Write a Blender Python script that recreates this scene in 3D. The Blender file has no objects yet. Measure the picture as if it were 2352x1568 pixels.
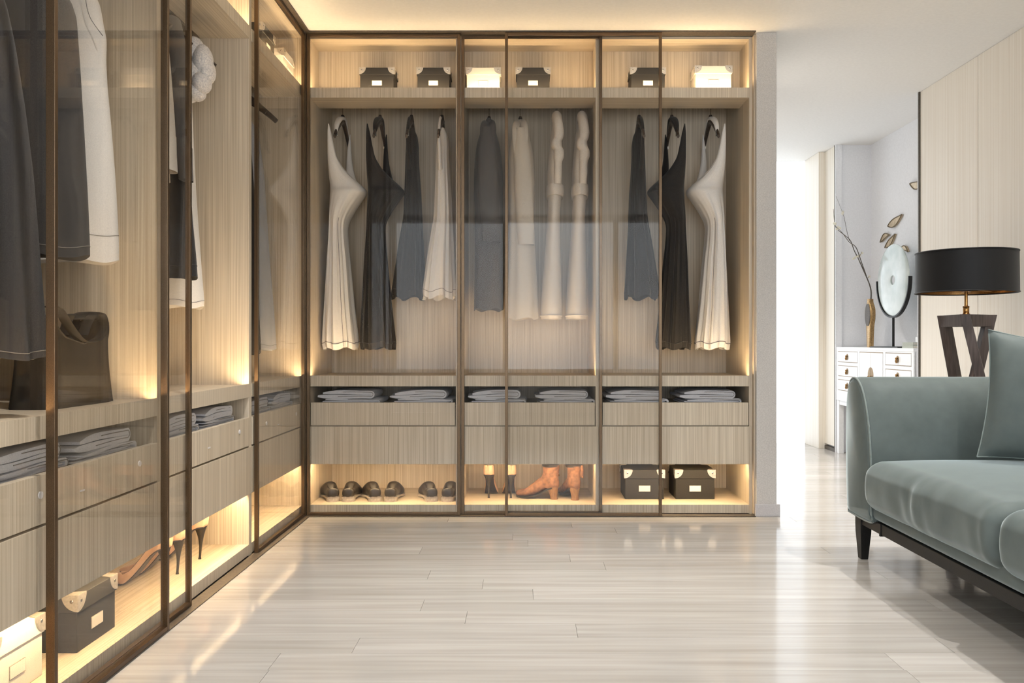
import bpy, bmesh, math, random
from mathutils import Vector, Matrix

random.seed(7)
sc = bpy.context.scene
col = sc.collection
PI = math.pi
R = math.radians

# ------------------------------------------------------------------ camera, world, lights, exposure
F = 1944.8            # focal length in pixels of the 2352 px wide frame
CX, CY, EYE = 1205.0, 784.0, 0.903
cam_d = bpy.data.cameras.new('camera'); cam = bpy.data.objects.new('camera', cam_d); col.objects.link(cam)
cam_d.sensor_width = 36.0; cam_d.lens = F/2352*36; cam_d.shift_x = -(CX-1176)/2352
cam.location = (0, 0, EYE); cam.rotation_euler = (PI/2, 0, 0); cam_d.clip_start = 0.05
sc.camera = cam

world = bpy.data.worlds.new('world'); sc.world = world; world.use_nodes = True
bg = world.node_tree.nodes['Background']
bg.inputs[0].default_value = (0.88, 0.94, 1.0, 1); bg.inputs[1].default_value = 4.0

sc.view_settings.view_transform = 'Standard'; sc.view_settings.look = 'None'
sc.view_settings.exposure = 0.42; sc.view_settings.gamma = 1.0; sc.view_settings.use_curve_mapping = False
cy = sc.cycles
cy.max_bounces = 6; cy.diffuse_bounces = 4; cy.glossy_bounces = 3; cy.transmission_bounces = 3
cy.transparent_max_bounces = 16; cy.sample_clamp_indirect = 6.0; cy.caustics_reflective = False; cy.caustics_refractive = False
cy.use_denoising = True; cy.use_adaptive_sampling = True; cy.adaptive_threshold = 0.05

LED_STRENGTH = 44.0
LED_COLOR = (1.0, 0.72, 0.40)
SPOT_POWER = 64.0

def portal(name, loc, rot, sx, sy):
    d = bpy.data.lights.new(name, 'AREA'); d.shape = 'RECTANGLE'; d.size = sx; d.size_y = sy
    d.cycles.is_portal = True
    o = bpy.data.objects.new(name, d); o.location = loc; o.rotation_euler = rot; col.objects.link(o)
portal('window_portal', (0.43, -2.02, 1.485), (R(90), 0, 0), 4.1, 1.87)
portal('window_portal', (1.9, 7.52, 1.25), (R(-90), 0, 0), 1.15, 2.45)

# ------------------------------------------------------------------ pixel measurements -> metres at a known depth
def PX(px, Y): return (px-CX)*Y/F
def PZ(py, Y): return EYE-(py-CY)*Y/F

# ------------------------------------------------------------------ materials
MATS = {}
def srgb(r, g, b):
    f = lambda c: (c/255/12.92) if c/255 <= 0.04045 else ((c/255+0.055)/1.055)**2.4
    return (f(r), f(g), f(b), 1)
def mat(name, rgb, rough=0.5, metal=0.0, spec=0.5, sheen=0.0, coat=0.0):
    m = bpy.data.materials.new(name); m.use_nodes = True
    b = m.node_tree.nodes['Principled BSDF']
    b.inputs['Base Color'].default_value = srgb(*rgb); b.inputs['Roughness'].default_value = rough
    b.inputs['Metallic'].default_value = metal; b.inputs['Specular IOR Level'].default_value = spec
    b.inputs['Sheen Weight'].default_value = sheen; b.inputs['Coat Weight'].default_value = coat
    MATS[name] = m
    return m, m.node_tree, b
def add_noise(nt, b, scale=(1, 1, 1), nscale=5.0, detail=4.0, c1=None, c2=None, bump=0.0, dist=0.002, rough=None, coords='Object', lo=0.3, hi=0.7, rand=0.0):
    n = nt.nodes; l = nt.links
    tc = n.new('ShaderNodeTexCoord'); mp = n.new('ShaderNodeMapping'); mp.inputs['Scale'].default_value = scale
    src = tc.outputs[coords]
    if rand:
        oi = n.new('ShaderNodeObjectInfo'); ad = n.new('ShaderNodeVectorMath'); ad.operation = 'ADD'
        cb = n.new('ShaderNodeCombineXYZ'); mu = n.new('ShaderNodeMath'); mu.operation = 'MULTIPLY'; mu.inputs[1].default_value = rand
        l.new(oi.outputs['Random'], mu.inputs[0])
        for k in range(3): l.new(mu.outputs[0], cb.inputs[k])
        l.new(src, ad.inputs[0]); l.new(cb.outputs[0], ad.inputs[1]); src = ad.outputs[0]
    l.new(src, mp.inputs[0])
    tx = n.new('ShaderNodeTexNoise'); tx.inputs['Scale'].default_value = nscale; tx.inputs['Detail'].default_value = detail if detail > 4 and nscale < 20 and c1 else min(detail, 1.5)
    l.new(mp.outputs[0], tx.inputs['Vector'])
    rp = n.new('ShaderNodeMapRange'); rp.inputs[1].default_value = lo; rp.inputs[2].default_value = hi
    l.new(tx.outputs[0], rp.inputs[0])
    mx = None
    if c1:
        mx = n.new('ShaderNodeMix'); mx.data_type = 'RGBA'
        mx.inputs[6].default_value = srgb(*c1); mx.inputs[7].default_value = srgb(*c2)
        l.new(rp.outputs[0], mx.inputs[0]); l.new(mx.outputs[2], b.inputs['Base Color'])
    if bump >= 0.1:
        bp = n.new('ShaderNodeBump'); bp.inputs['Strength'].default_value = bump; bp.inputs['Distance'].default_value = dist
        l.new(tx.outputs[0], bp.inputs['Height']); l.new(bp.outputs[0], b.inputs['Normal'])
    return mx
def wood(name, scale, c1, c2, rough=0.42, rand=7.0, bump=0.12, coords='Object'):
    m, nt, b = mat(name, c1, rough)
    add_noise(nt, b, scale, 1.0, 3.0, c1, c2, bump, 0.001, coords=coords, rand=rand, lo=0.28, hi=0.72)
    return m
WC1, WC2 = (212, 199, 178), (180, 165, 143)
wood('oak_upright', (170, 170, 1.6), WC1, WC2)
wood('oak_along', (1.6, 170, 170), WC1, WC2)
wood('panel_oak', (100, 100, 0.7), (246, 239, 227), (233, 223, 207), 0.42, 5.0, 0.06)
wood('dark_walnut', (90, 90, 6), (96, 84, 80), (66, 56, 53), 0.5, 3.0)

m, nt, b = mat('floor_oak', (214, 205, 194), 0.12, spec=0.2)
mx = add_noise(nt, b, (1.6, 34, 1), 1.0, 3.0, (184, 179, 173), (164, 158, 150), 0.05, 0.001, rand=19.0, lo=0.3, hi=0.75)
oi = nt.nodes.new('ShaderNodeObjectInfo'); hv = nt.nodes.new('ShaderNodeHueSaturation'); mr = nt.nodes.new('ShaderNodeMapRange')
mr.inputs[3].default_value = 0.90; mr.inputs[4].default_value = 1.05
nt.links.new(oi.outputs['Random'], mr.inputs[0]); nt.links.new(mr.outputs[0], hv.inputs['Value'])
nt.links.new(mx.outputs[2], hv.inputs['Color']); nt.links.new(hv.outputs[0], b.inputs['Base Color'])

mat('floor_base', (120, 110, 100), 0.8)
m, nt, b = mat('ceiling_paint', (240, 238, 234), 0.8); add_noise(nt, b, (1, 1, 1), 60, 2, (241, 239, 235), (237, 235, 231), 0.02)
m, nt, b = mat('white_plaster', (238, 238, 240), 0.75); add_noise(nt, b, (1, 1, 1), 80, 2, (240, 240, 242), (234, 234, 236), 0.03)
m, nt, b = mat('wall_weave', (196, 192, 188), 0.9); add_noise(nt, b, (260, 260, 260), 1.0, 2, (206, 202, 197), (182, 178, 174), 0.25, 0.001)
m, nt, b = mat('skirting_paint', (190, 187, 188), 0.6); add_noise(nt, b, (1, 1, 1), 250, 2, (196, 193, 194), (182, 179, 180))
m, nt, b = mat('bronze', (104, 85, 66), 0.33, 0.85); add_noise(nt, b, (1, 1, 1), 900, 2, (112, 92, 71), (84, 68, 52))
m, nt, b = mat('dark_trim', (92, 84, 74), 0.45, 0.4); add_noise(nt, b, (1, 1, 1), 120, 2, (98, 90, 80), (78, 70, 62))
m, nt, b = mat('brass', (176, 134, 82), 0.25, 1.0); add_noise(nt, b, (1, 1, 1), 300, 2, (182, 140, 88), (150, 112, 66))
m, nt, b = mat('bronze_vase_gold', (190, 158, 112), 0.3, 1.0); add_noise(nt, b, (8, 8, 30), 10, 2, (198, 166, 120), (150, 118, 78))
m, nt, b = mat('chrome', (205, 203, 198), 0.2, 1.0); add_noise(nt, b, (1, 1, 1), 200, 2, (210, 208, 203), (190, 188, 183))
m, nt, b = mat('corner_metal', (214, 208, 198), 0.38, 0.75); add_noise(nt, b, (1, 1, 1), 150, 2, (220, 214, 204), (198, 192, 182))
m, nt, b = mat('black_metal', (28, 27, 26), 0.42, 0.3); add_noise(nt, b, (1, 1, 1), 200, 2, (32, 31, 30), (22, 21, 20))
m, nt, b = mat('black_board', (56, 54, 53), 0.75); add_noise(nt, b, (1, 1, 1), 420, 3, (38, 37, 36), (28, 27, 26), 0.15, 0.0005)
m, nt, b = mat('white_board', (236, 228, 214), 0.7); add_noise(nt, b, (1, 1, 1), 420, 3, (240, 232, 218), (228, 220, 206), 0.1, 0.0005)
m, nt, b = mat('card', (238, 230, 216), 0.7); add_noise(nt, b, (1, 1, 1), 300, 2, (240, 232, 218), (232, 224, 210))
m, nt, b = mat('frame_line', (150, 142, 130), 0.5); add_noise(nt, b, (1, 1, 1), 300, 2, (156, 148, 136), (140, 132, 120))
def fabric(name, c1, c2, scale=500, bump=0.05, rough=0.9, sheen=0.1):
    m, nt, b = mat(name, c1, rough, spec=0.2, sheen=sheen)
    add_noise(nt, b, (1, 1, 1), scale, 3, c1, c2, bump, 0.0006)
fabric('cloth_white', (226, 222, 216), (208, 204, 200))
fabric('cloth_cream', (208, 200, 188), (188, 180, 168))
fabric('cloth_black', (50, 48, 47), (36, 34, 33))
fabric('cloth_charcoal', (98, 95, 94), (80, 78, 77))
fabric('cloth_graphite', (62, 60, 60), (48, 47, 47))
fabric('cloth_slate', (172, 172, 174), (146, 146, 150))
fabric('cloth_robe', (222, 214, 204), (204, 196, 186), 300)
fabric('cloth_jean', (214, 213, 216), (182, 182, 187), 600)
fabric('fur', (236, 230, 224), (196, 192, 192), 160, 0.6)
fabric('stitch', (112, 108, 112), (96, 92, 96))
fabric('stitch_dark', (70, 68, 67), (58, 56, 55))
fabric('stitch_light', (140, 134, 128), (120, 114, 108))
fabric('bag_leather', (34, 31, 28), (25, 23, 21), 220, 0.2, 0.7, 0.0)
fabric('shade_black', (24, 24, 25), (17, 17, 18), 700, 0.1, 0.55)
m, nt, b = mat('velvet', (128, 142, 138), 0.62, spec=0.25, sheen=1.0)
b.inputs['Sheen Roughness'].default_value = 0.32; b.inputs['Sheen Tint'].default_value = (0.80, 0.90, 0.90, 1)
add_noise(nt, b, (1, 1, 1), 14, 6, (96, 105, 103), (86, 95, 93), 0.0, 0.004)
m, nt, b = mat('velvet_piping', (150, 163, 158), 0.6, spec=0.25, sheen=0.4); add_noise(nt, b, (1, 1, 1), 60, 3, (124, 135, 132), (112, 123, 120))
m, nt, b = mat('hanger_wood', (66, 56, 50), 0.4); add_noise(nt, b, (30, 30, 30), 3, 2, (72, 61, 54), (50, 42, 38))
m, nt, b = mat('shoe_leather', (56, 51, 47), 0.42); add_noise(nt, b, (1, 1, 1), 60, 3, (46, 42, 39), (34, 31, 29), 0.08)
m, nt, b = mat('shoe_lining', (66, 56, 50), 0.8); add_noise(nt, b, (1, 1, 1), 80, 3, (70, 60, 53), (52, 45, 40))
m, nt, b = mat('shoe_sole', (176, 166, 154), 0.7); add_noise(nt, b, (1, 1, 1), 100, 3, (182, 172, 160), (160, 150, 138))
m, nt, b = mat('nude_leather', (224, 182, 146), 0.32); add_noise(nt, b, (1, 1, 1), 40, 3, (212, 174, 146), (198, 160, 132))
m, nt, b = mat('navy_sole', (48, 48, 58), 0.42); add_noise(nt, b, (1, 1, 1), 60, 3, (52, 52, 62), (40, 40, 50))
m, nt, b = mat('heel_black', (42, 38, 35), 0.35); add_noise(nt, b, (1, 1, 1), 60, 3, (46, 42, 38), (34, 31, 29))
m, nt, b = mat('boot_suede', (146, 96, 62), 0.8); add_noise(nt, b, (1, 1, 1), 45, 5, (140, 98, 70), (98, 68, 50), 0.15, 0.002)
m, nt, b = mat('boot_heel', (140, 104, 72), 0.55); add_noise(nt, b, (60, 60, 8), 3, 3, (146, 110, 78), (118, 86, 58))
m, nt, b = mat('white_lacquer', (244, 244, 244), 0.3); add_noise(nt, b, (1, 1, 1), 60, 2, (245, 245, 245), (240, 240, 240))
m, nt, b = mat('gold_line', (150, 122, 82), 0.4, 0.7); add_noise(nt, b, (1, 1, 1), 200, 2, (156, 128, 88), (132, 106, 70))
m, nt, b = mat('jade', (226, 233, 229), 0.18, coat=0.4); add_noise(nt, b, (1, 1, 1), 5, 6, (214, 221, 217), (160, 177, 171), lo=0.35, hi=0.75)
m, nt, b = mat('champagne_leaf', (196, 176, 146), 0.35, 0.5); add_noise(nt, b, (1, 1, 1), 50, 2, (204, 184, 154), (178, 158, 128))
m, nt, b = mat('leaf_rim', (112, 96, 70), 0.4, 0.7); add_noise(nt, b, (1, 1, 1), 80, 2, (118, 102, 76), (96, 82, 58))
m, nt, b = mat('twig', (92, 84, 74), 0.8); add_noise(nt, b, (1, 1, 1), 200, 2, (98, 90, 80), (74, 68, 60))
m, nt, b = mat('blossom', (240, 236, 220), 0.7); add_noise(nt, b, (1, 1, 1), 200, 2, (244, 240, 224), (226, 220, 200))
m, nt, b = mat('sage_book', (176, 180, 168), 0.6); add_noise(nt, b, (1, 1, 1), 100, 2, (182, 186, 174), (164, 168, 156))
m, nt, b = mat('white_ceramic', (236, 236, 236), 0.25); add_noise(nt, b, (1, 1, 1), 30, 2, (240, 240, 240), (230, 230, 230))
m, nt, b = mat('mark_white', (226, 222, 220), 0.4); add_noise(nt, b, (1, 1, 1), 100, 2, (230, 226, 224), (216, 212, 210))

def glass(name, tint, f0):
    """thin clear pane: Schlick reflectance over tinted transparency"""
    m = bpy.data.materials.new(name); m.use_nodes = True; nt = m.node_tree; n = nt.nodes; n.clear()
    out = n.new('ShaderNodeOutputMaterial'); mix = n.new('ShaderNodeMixShader'); tr = n.new('ShaderNodeBsdfTransparent')
    gl = n.new('ShaderNodeBsdfGlossy'); lw = n.new('ShaderNodeLayerWeight'); lw.inputs[0].default_value = 0.5
    pw = n.new('ShaderNodeMath'); pw.operation = 'POWER'; pw.inputs[1].default_value = 5.0
    mr = n.new('ShaderNodeMapRange'); mr.inputs[3].default_value = f0; mr.inputs[4].default_value = 0.6
    tr.inputs[0].default_value = tint; gl.inputs[0].default_value = (1, 1, 1, 1); gl.inputs[1].default_value = 0.0
    nt.links.new(lw.outputs['Facing'], pw.inputs[0]); nt.links.new(pw.outputs[0], mr.inputs[0]); nt.links.new(mr.outputs[0], mix.inputs[0])
    nt.links.new(tr.outputs[0], mix.inputs[1]); nt.links.new(gl.outputs[0], mix.inputs[2])
    nt.links.new(mix.outputs[0], out.inputs[0]); MATS[name] = m
glass('smoked_glass', (0.97, 0.965, 0.957, 1), 0.009)
glass('clear_glass', (0.99, 0.99, 0.99, 1), 0.02)
glass('dimming_glass', (0.64, 0.64, 0.64, 1), 0.02)  # grey tint added to the passage pane to dim its daylight
def emit(name, colr, s):
    m = bpy.data.materials.new(name); m.use_nodes = True; nt = m.node_tree; nt.nodes.clear()
    o = nt.nodes.new('ShaderNodeOutputMaterial'); e = nt.nodes.new('ShaderNodeEmission')
    e.inputs[0].default_value = (*colr, 1); e.inputs[1].default_value = s
    nt.links.new(e.outputs[0], o.inputs[0]); MATS[name] = m
emit('led_warm', LED_COLOR, LED_STRENGTH*1.4)
emit('led_warm_low', LED_COLOR, LED_STRENGTH*1.7)
emit('led_warm_top', LED_COLOR, LED_STRENGTH*0.85)
emit('downlight_lens', (1.0, 0.95, 0.88), 8.0)

# ------------------------------------------------------------------ mesh helpers
class MB:
    def __init__(s): s.v = []; s.f = []
    def add(s, vs, fs):
        o = len(s.v); s.v += [tuple(p) for p in vs]; s.f += [tuple(i+o for i in q) for q in fs]; return s
    def box(s, x0, x1, y0, y1, z0, z1):
        return s.add([(x0,y0,z0),(x1,y0,z0),(x1,y1,z0),(x0,y1,z0),(x0,y0,z1),(x1,y0,z1),(x1,y1,z1),(x0,y1,z1)],
                     [(3,2,1,0),(4,5,6,7),(0,1,5,4),(1,2,6,5),(2,3,7,6),(3,0,4,7)])
    def loft(s, rings, cap0=True, cap1=True, closed=True):
        n = len(rings[0]); vs = [p for r in rings for p in r]; fs = []
        for i in range(len(rings)-1):
            for j in range(n if closed else n-1):
                k = (j+1) % n
                fs.append((i*n+j, i*n+k, (i+1)*n+k, (i+1)*n+j))
        if closed and cap0: fs.append(tuple(range(n-1, -1, -1)))
        if closed and cap1: fs.append(tuple((len(rings)-1)*n+j for j in range(n)))
        return s.add(vs, fs)
    def tube(s, pts, r, n=10, flat=1.0, up=(0, 0, 1)):
        pts = [Vector(p) for p in pts]; rings = []
        rr = r if isinstance(r, (list, tuple)) else [r]*len(pts)
        for i, p in enumerate(pts):
            d = (pts[min(i+1, len(pts)-1)]-pts[max(i-1, 0)]).normalized()
            u = Vector(up); 
            if abs(d.dot(u)) > 0.97: u = Vector((1, 0, 0)) if abs(d.x) < 0.9 else Vector((0, 1, 0))
            a = d.cross(u).normalized(); b_ = a.cross(d).normalized()
            rings.append([p+a*math.cos(2*PI*k/n)*rr[i]+b_*math.sin(2*PI*k/n)*rr[i]*flat for k in range(n)])
        return s.loft(rings)
    def lathe(s, prof, c=(0, 0, 0), n=32):
        rings = [[(c[0]+r*math.cos(2*PI*k/n), c[1]+r*math.sin(2*PI*k/n), c[2]+z) for k in range(n)] for r, z in prof]
        return s.loft(rings)
    def ellipsoid(s, c, rx, ry, rz, nu=14, nv=8):
        rings = []
        for i in range(1, nv):
            ph = PI*i/nv-PI/2
            rings.append([(c[0]+rx*math.cos(ph)*math.cos(2*PI*k/nu), c[1]+ry*math.cos(ph)*math.sin(2*PI*k/nu), c[2]+rz*math.sin(ph)) for k in range(nu)])
        return s.loft(rings)
    def prism(s, poly, axis, a, b):
        """poly: 2D points; extruded along axis between a and b"""
        def P(u, v, w): return {'x': (w, u, v), 'y': (u, w, v), 'z': (u, v, w)}[axis]
        n = len(poly)
        return s.loft([[P(u, v, a) for u, v in poly], [P(u, v, b) for u, v in poly]])
    def build(s, name, m, parent=None, loc=(0, 0, 0), rot=None, smooth=False, bevel=0.0, seg=2, solid=0.0, sub=0):
        me = bpy.data.meshes.new(name); me.from_pydata([tuple(v) for v in s.v], [], s.f); me.update()
        bm = bmesh.new(); bm.from_mesh(me); bmesh.ops.recalc_face_normals(bm, faces=bm.faces)
        if smooth:
            for f in bm.faces: f.smooth = True
            for e in bm.edges:
                if len(e.link_faces) == 2 and e.calc_face_angle(0) > R(55): e.smooth = False
        bm.to_mesh(me); bm.free()
        me.materials.append(MATS[m])
        o = bpy.data.objects.new(name, me); col.objects.link(o)
        o.location = loc
        if rot: o.rotation_euler = rot
        if parent: o.parent = parent
        if solid:
            md = o.modifiers.new('solidify', 'SOLIDIFY'); md.thickness = solid; md.offset = 0
        if bevel:
            md = o.modifiers.new('bevel', 'BEVEL'); md.width = bevel; md.segments = seg; md.limit_method = 'ANGLE'; md.angle_limit = R(40)
            md.harden_normals = False
        if sub:
            md = o.modifiers.new('subdivision', 'SUBSURF'); md.levels = sub; md.render_levels = sub
        return o
def bx(name, m, parent, x0, x1, y0, y1, z0, z1, bevel=0.0):
    return MB().box(x0, x1, y0, y1, z0, z1).build(name, m, parent, bevel=bevel)
def tag(o, label, cat, group=None):
    o['label'] = label; o['category'] = cat
    if group: o['group'] = group
    return o
def thing(name, label, cat, loc=(0, 0, 0), rz=0.0, group=None):
    o = bpy.data.objects.new(name, None); o.empty_display_size = 0.05; col.objects.link(o)
    o.location = loc; o.rotation_euler = (0, 0, rz)
    return tag(o, label, cat, group)
def struct(o):
    o['kind'] = 'structure'; return o
def dup(root, label, loc, rz=0.0):
    r = root.copy(); col.objects.link(r); r.location = loc; r.rotation_euler = (0, 0, rz); r['label'] = label
    for ch in list(root.children):
        c = ch.copy(); col.objects.link(c); c.parent = r
        for g in list(ch.children):
            d = g.copy(); col.objects.link(d); d.parent = c
    return r
def cat_interp(rows, n):
    """Catmull-Rom resampling of rows of numbers"""
    out = []; m_ = len(rows)-1
    for i in range(n):
        t = i/(n-1)*m_; k = min(int(t), m_-1); u = t-k
        p0, p1, p2, p3 = rows[max(k-1, 0)], rows[k], rows[k+1], rows[min(k+2, m_)]
        out.append([0.5*((2*b)+(-a+c)*u+(2*a-5*b+4*c-d)*u*u+(-a+3*b-3*c+d)*u**3) for a, b, c, d in zip(p0, p1, p2, p3)])
    return out

# ------------------------------------------------------------------ the room
H = 2.502
XL, XR, YB, YN, YW = -1.70, 2.535, 4.975, -2.0, 7.5
floor = struct(bx('floor', 'floor_base', None, XL-0.1, 2.95, YN-0.1, YW+0.02, -0.06, -0.012))
pitch = 0.127; y = YN+0.01; row = 0
PL = MB().box(-0.5, 0.5, -0.5, 0.5, -0.5, 0.5)
while y < YW-0.02:
    rx0 = -1.14 if y < 4.40 else 1.30
    rx1 = 2.535 if (y < 5.36 or y > 6.86) else 2.80
    x = rx0
    first = random.uniform(0.35, 1.75)
    while x < rx1-0.01:
        ln = first if x == rx0 else 1.75
        x1 = min(x+ln, rx1)
        if rx1-x1 < 0.2: x1 = rx1
        o = MB().box(x+0.0005, x1-0.0005, y+0.0004, y+pitch-0.0004, -0.012, 0.0).build('plank', 'floor_oak', floor)
        x = x1
    y += pitch; row += 1
ceiling = struct(bx('ceiling', 'ceiling_paint', None, XL-0.1, 2.95, YN-0.1, YW+0.02, H, H+0.12))
struct(bx('wall_left', 'white_plaster', None, XL-0.1, XL, YN, 5.05, 0, H))
struct(bx('wall_back', 'white_plaster', None, XL, 1.182, YB, YB+0.1, 0, H))
# wall end beside the back wardrobe
struct(bx('wall_end', 'wall_weave', None, 1.199, 1.304, 4.38, YW, 0.0, H, bevel=0.003))
mbb = MB().box(1.190, 1.318, 4.366, 4.38, 0.0, 0.064).box(1.304, 1.318, 4.38, YW, 0.0, 0.064)
struct(mbb.build('baseboard_end', 'skirting_paint', None, bevel=0.002))
# right wall with its oak panels, niche and pilaster
wr = struct(MB().box(2.82, 2.92, 5.44, 6.90, 0, H).box(2.56, 2.82, YN, 5.44, 0, H).box(2.56, 2.82, 6.90, YW, 0, H).build('wall_right', 'white_plaster', None))
ys = [5.425, 4.735, 4.035, 3.335, 2.635, 1.935, 1.235, 0.535, -0.165, -0.865, -1.565, YN]
for a, c in zip(ys[:-1], ys[1:]):
    MB().box(XR, 2.56, c+0.002, a-0.002, 0.045, H-0.001).build('wall_panel', 'panel_oak', wr, bevel=0.0015)
MB().box(XR, 2.56, 6.925, 7.148, 0.045, H-0.001).build('wall_panel', 'panel_oak', wr, bevel=0.0015)
MB().box(2.482, 2.56, 7.148, YW, 0.0, H-0.001).build('wall_panel', 'panel_oak', wr, bevel=0.0015)
struct(MB().box(XR+0.004, 2.56, YN, 5.425, 0, 0.045).box(XR-0.004, 2.56, 6.925, 7.145, 0, 0.03).build('baseboard_right', 'dark_trim', None))
struct(bx('trim_1', 'dark_trim', None, XR-0.008, 2.56, 5.425, 5.44, 0, H))
struct(bx('trim_2', 'dark_trim', None, XR-0.008, 2.56, 6.90, 6.912, 0, H))
struct(bx('trim_3', 'white_plaster', None, XR-0.006, 2.58, 5.44, 5.452, 0, H))
struct(bx('trim_4', 'white_plaster', None, XR-0.006, 2.58, 6.885, 6.90, 0, H))
# windows: the daylight at the end of the passage and the glazed side behind the camera
w1 = struct(MB().box(1.304, 1.35, YW-0.02, YW+0.05, 0, H).build('window_1', 'white_lacquer', None))
MB().box(1.35, 2.56, YW+0.01, YW+0.016, 0, H).build('pane', 'dimming_glass', w1)
struct(MB().box(XL-0.1, 2.56, YN-0.1, YN, 0, 0.55).box(XL-0.1, 2.56, YN-0.1, YN, 2.42, H).build('wall_front', 'white_plaster', None))
w2 = MB()
for xx in (XL, -0.28, 1.13, 2.49): w2.box(xx, xx+0.06, YN-0.08, YN-0.02, 0.55, 2.42)
w2 = struct(w2.build('window_2', 'dark_trim', None))
for x0, x1 in ((XL+0.06, -0.28), (-0.22, 1.13), (1.19, 2.49)):
    MB().box(x0, x1, YN-0.056, YN-0.05, 0.55, 2.42).build('pane', 'clear_glass', w2)

# ------------------------------------------------------------------ wardrobe units (front at local y = 0, depth along +y)
D_IN = 0.516; T = 0.017
Zb, Zd0, Zd1, Zd2, Zd3, Zc0, Zc1, Zs0, Zs1, Zt = 0.0493, 0.2618, 0.4588, 0.4656, 0.5841, 0.6684, 0.7208, 2.1775, 2.2265, 2.484
def wardrobe(label, loc, rz, w, pale_marks=False, open_lo=False, open_hi=False):
    u = thing('wardrobe_unit', label, 'wardrobe', loc, rz, 'built-in oak wardrobe units')
    oak, oax = 'oak_upright', 'oak_along'
    for x0, x1, op in ((0, T, open_lo), (w-T, w, open_hi)):     # the shoe shelf runs through between two of the left units
        bx('side_panel', oak, u, x0, x1, 0.0, D_IN, Zd0 if op else 0.0, Zt+0.012, 0.001)
    bx('back_panel', oak, u, T, w-T, D_IN-0.012, D_IN, 0.0, Zt+0.012)
    bx('top_panel', oax, u, T, w-T, 0.0, D_IN-0.012, Zt, Zt+0.012)
    bx('upper_back_panel', oak, u, T, w-T, 0.19, 0.202, Zs0, Zt)
    sh = MB().box(T, w-T, 0.0, 0.004, Zs0, Zs1+0.004).box(T, w-T, 0.004, 0.19, Zs0, Zs1-0.004).box(T, w-T, 0.03, 0.19, Zs1-0.004, Zs1)
    sh.build('upper_shelf', oax, u)
    bx('shelf_edge', oak, u, T, w-T, -0.002, 0.0, Zs0, Zs1+0.004)
    ct = MB().box(T, w-T, 0.0, 0.004, Zc0, Zc1+0.004).box(T, w-T, 0.004, D_IN-0.012, Zc0, Zc1-0.005).box(T, w-T, 0.026, D_IN-0.012, Zc1-0.005, Zc1)
    ct.build('counter', oax, u)
    bx('counter_edge', oak, u, T, w-T, -0.002, 0.0, Zc0, Zc1+0.004)
    bx('tray', oax, u, T, w-T, 0.016, D_IN-0.012, Zd3-0.02, Zd3-0.012)
    d1 = bx('drawer', oak, u, T+0.004, w-T-0.004, -0.004, 0.016, Zd2, Zd3, 0.001)
    bx('drawer', oak, u, 0.001, w-0.001, -0.004, 0.016, Zd0, Zd1, 0.001)
    bx('drawer_box', oax, u, T+0.002, w-T-0.002, 0.016, D_IN-0.02, Zd0+0.018, Zd3-0.024)
    lo_, hi_ = (0 if open_lo else T), (w if open_hi else w-T)
    bx('bottom_board', oax, u, lo_, hi_, 0.012, D_IN-0.012, Zb-0.02, Zb)
    bx('plinth', oak, u, lo_, hi_, 0.0, 0.012, 0.006, Zb)
    if open_lo or open_hi: bx('low_back_panel', oak, u, 0 if open_lo else w-T, T if open_lo else w, D_IN-0.012, D_IN, 0.0, Zd0)
    rod = MB(); rod.tube([(T, 0.27, 2.215), (w-T, 0.27, 2.215)], 0.011, 12); rod.build('hanging_rod', 'chrome', u, smooth=True)
    bx('led_strip', 'led_warm', u, T+0.02, w-T-0.02, 0.008, 0.022, Zc1-0.005, Zc1-0.002)
    bx('led_strip', 'led_warm_top', u, T+0.02, w-T-0.02, 0.008, 0.024, Zs1-0.004, Zs1-0.001)
    bx('led_strip', 'led_warm_low', u, T+0.02, w-T-0.02, 0.017, 0.031, Zd0+0.014, Zd0+0.0185)
    if pale_marks:  # small pale discs and a dash set on the upper drawer front
        for kx in (0.22, 0.74):
            k = MB(); k.prism([(kx*w/0.889+0.009*math.cos(a*PI/6), (Zd2+Zd3)/2+0.012+0.009*math.sin(a*PI/6)) for a in range(12)], 'y', -0.007, -0.004)
            k.build('pale_disc', 'mark_white', d1)
        k = MB().box(0.45*w, 0.45*w+0.022, -0.006, -0.004, 0.512, 0.516); k.build('pale_dash', 'mark_white', d1)
    return u
UB = [(-1.139, 0.796), (-0.343, 0.731), (0.388, 0.803)]
YF, XF = 4.43, -1.160
wardrobe('back wall wardrobe unit with three pairs of dark shoes in its bottom', (UB[0][0], YF, 0), 0, UB[0][1])
wardrobe('back wall wardrobe unit with nude heels and brown boots in its bottom', (UB[1][0], YF, 0), 0, UB[1][1])
wardrobe('back wall wardrobe unit with two black boxes in its bottom, beside the grey wall end', (UB[2][0], YF, 0), 0, UB[2][1])
UL = [(3.580, 0.846), (2.689, 0.891), (1.800, 0.889)]
wardrobe('left wall wardrobe unit in the room corner with one pale dress', (XF, UL[0][0], 0), PI/2, UL[0][1], True)
wardrobe('left wall wardrobe unit standing open with stiletto heels in its bottom', (XF, UL[1][0], 0), PI/2, UL[1][1], True, open_lo=True)
wardrobe('left wall wardrobe unit nearest the viewer with a handbag on its counter', (XF, UL[2][0], 0), PI/2, UL[2][1], True, open_hi=True)
# filler post closing the outer edge towards the wall end
tag(bx('filler_panel', 'oak_upright', None, 1.1915, 1.1985, 4.40, 4.96, 0.006, 2.496), 'narrow oak filler strip between back wardrobe and grey wall end', 'panel')

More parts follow.
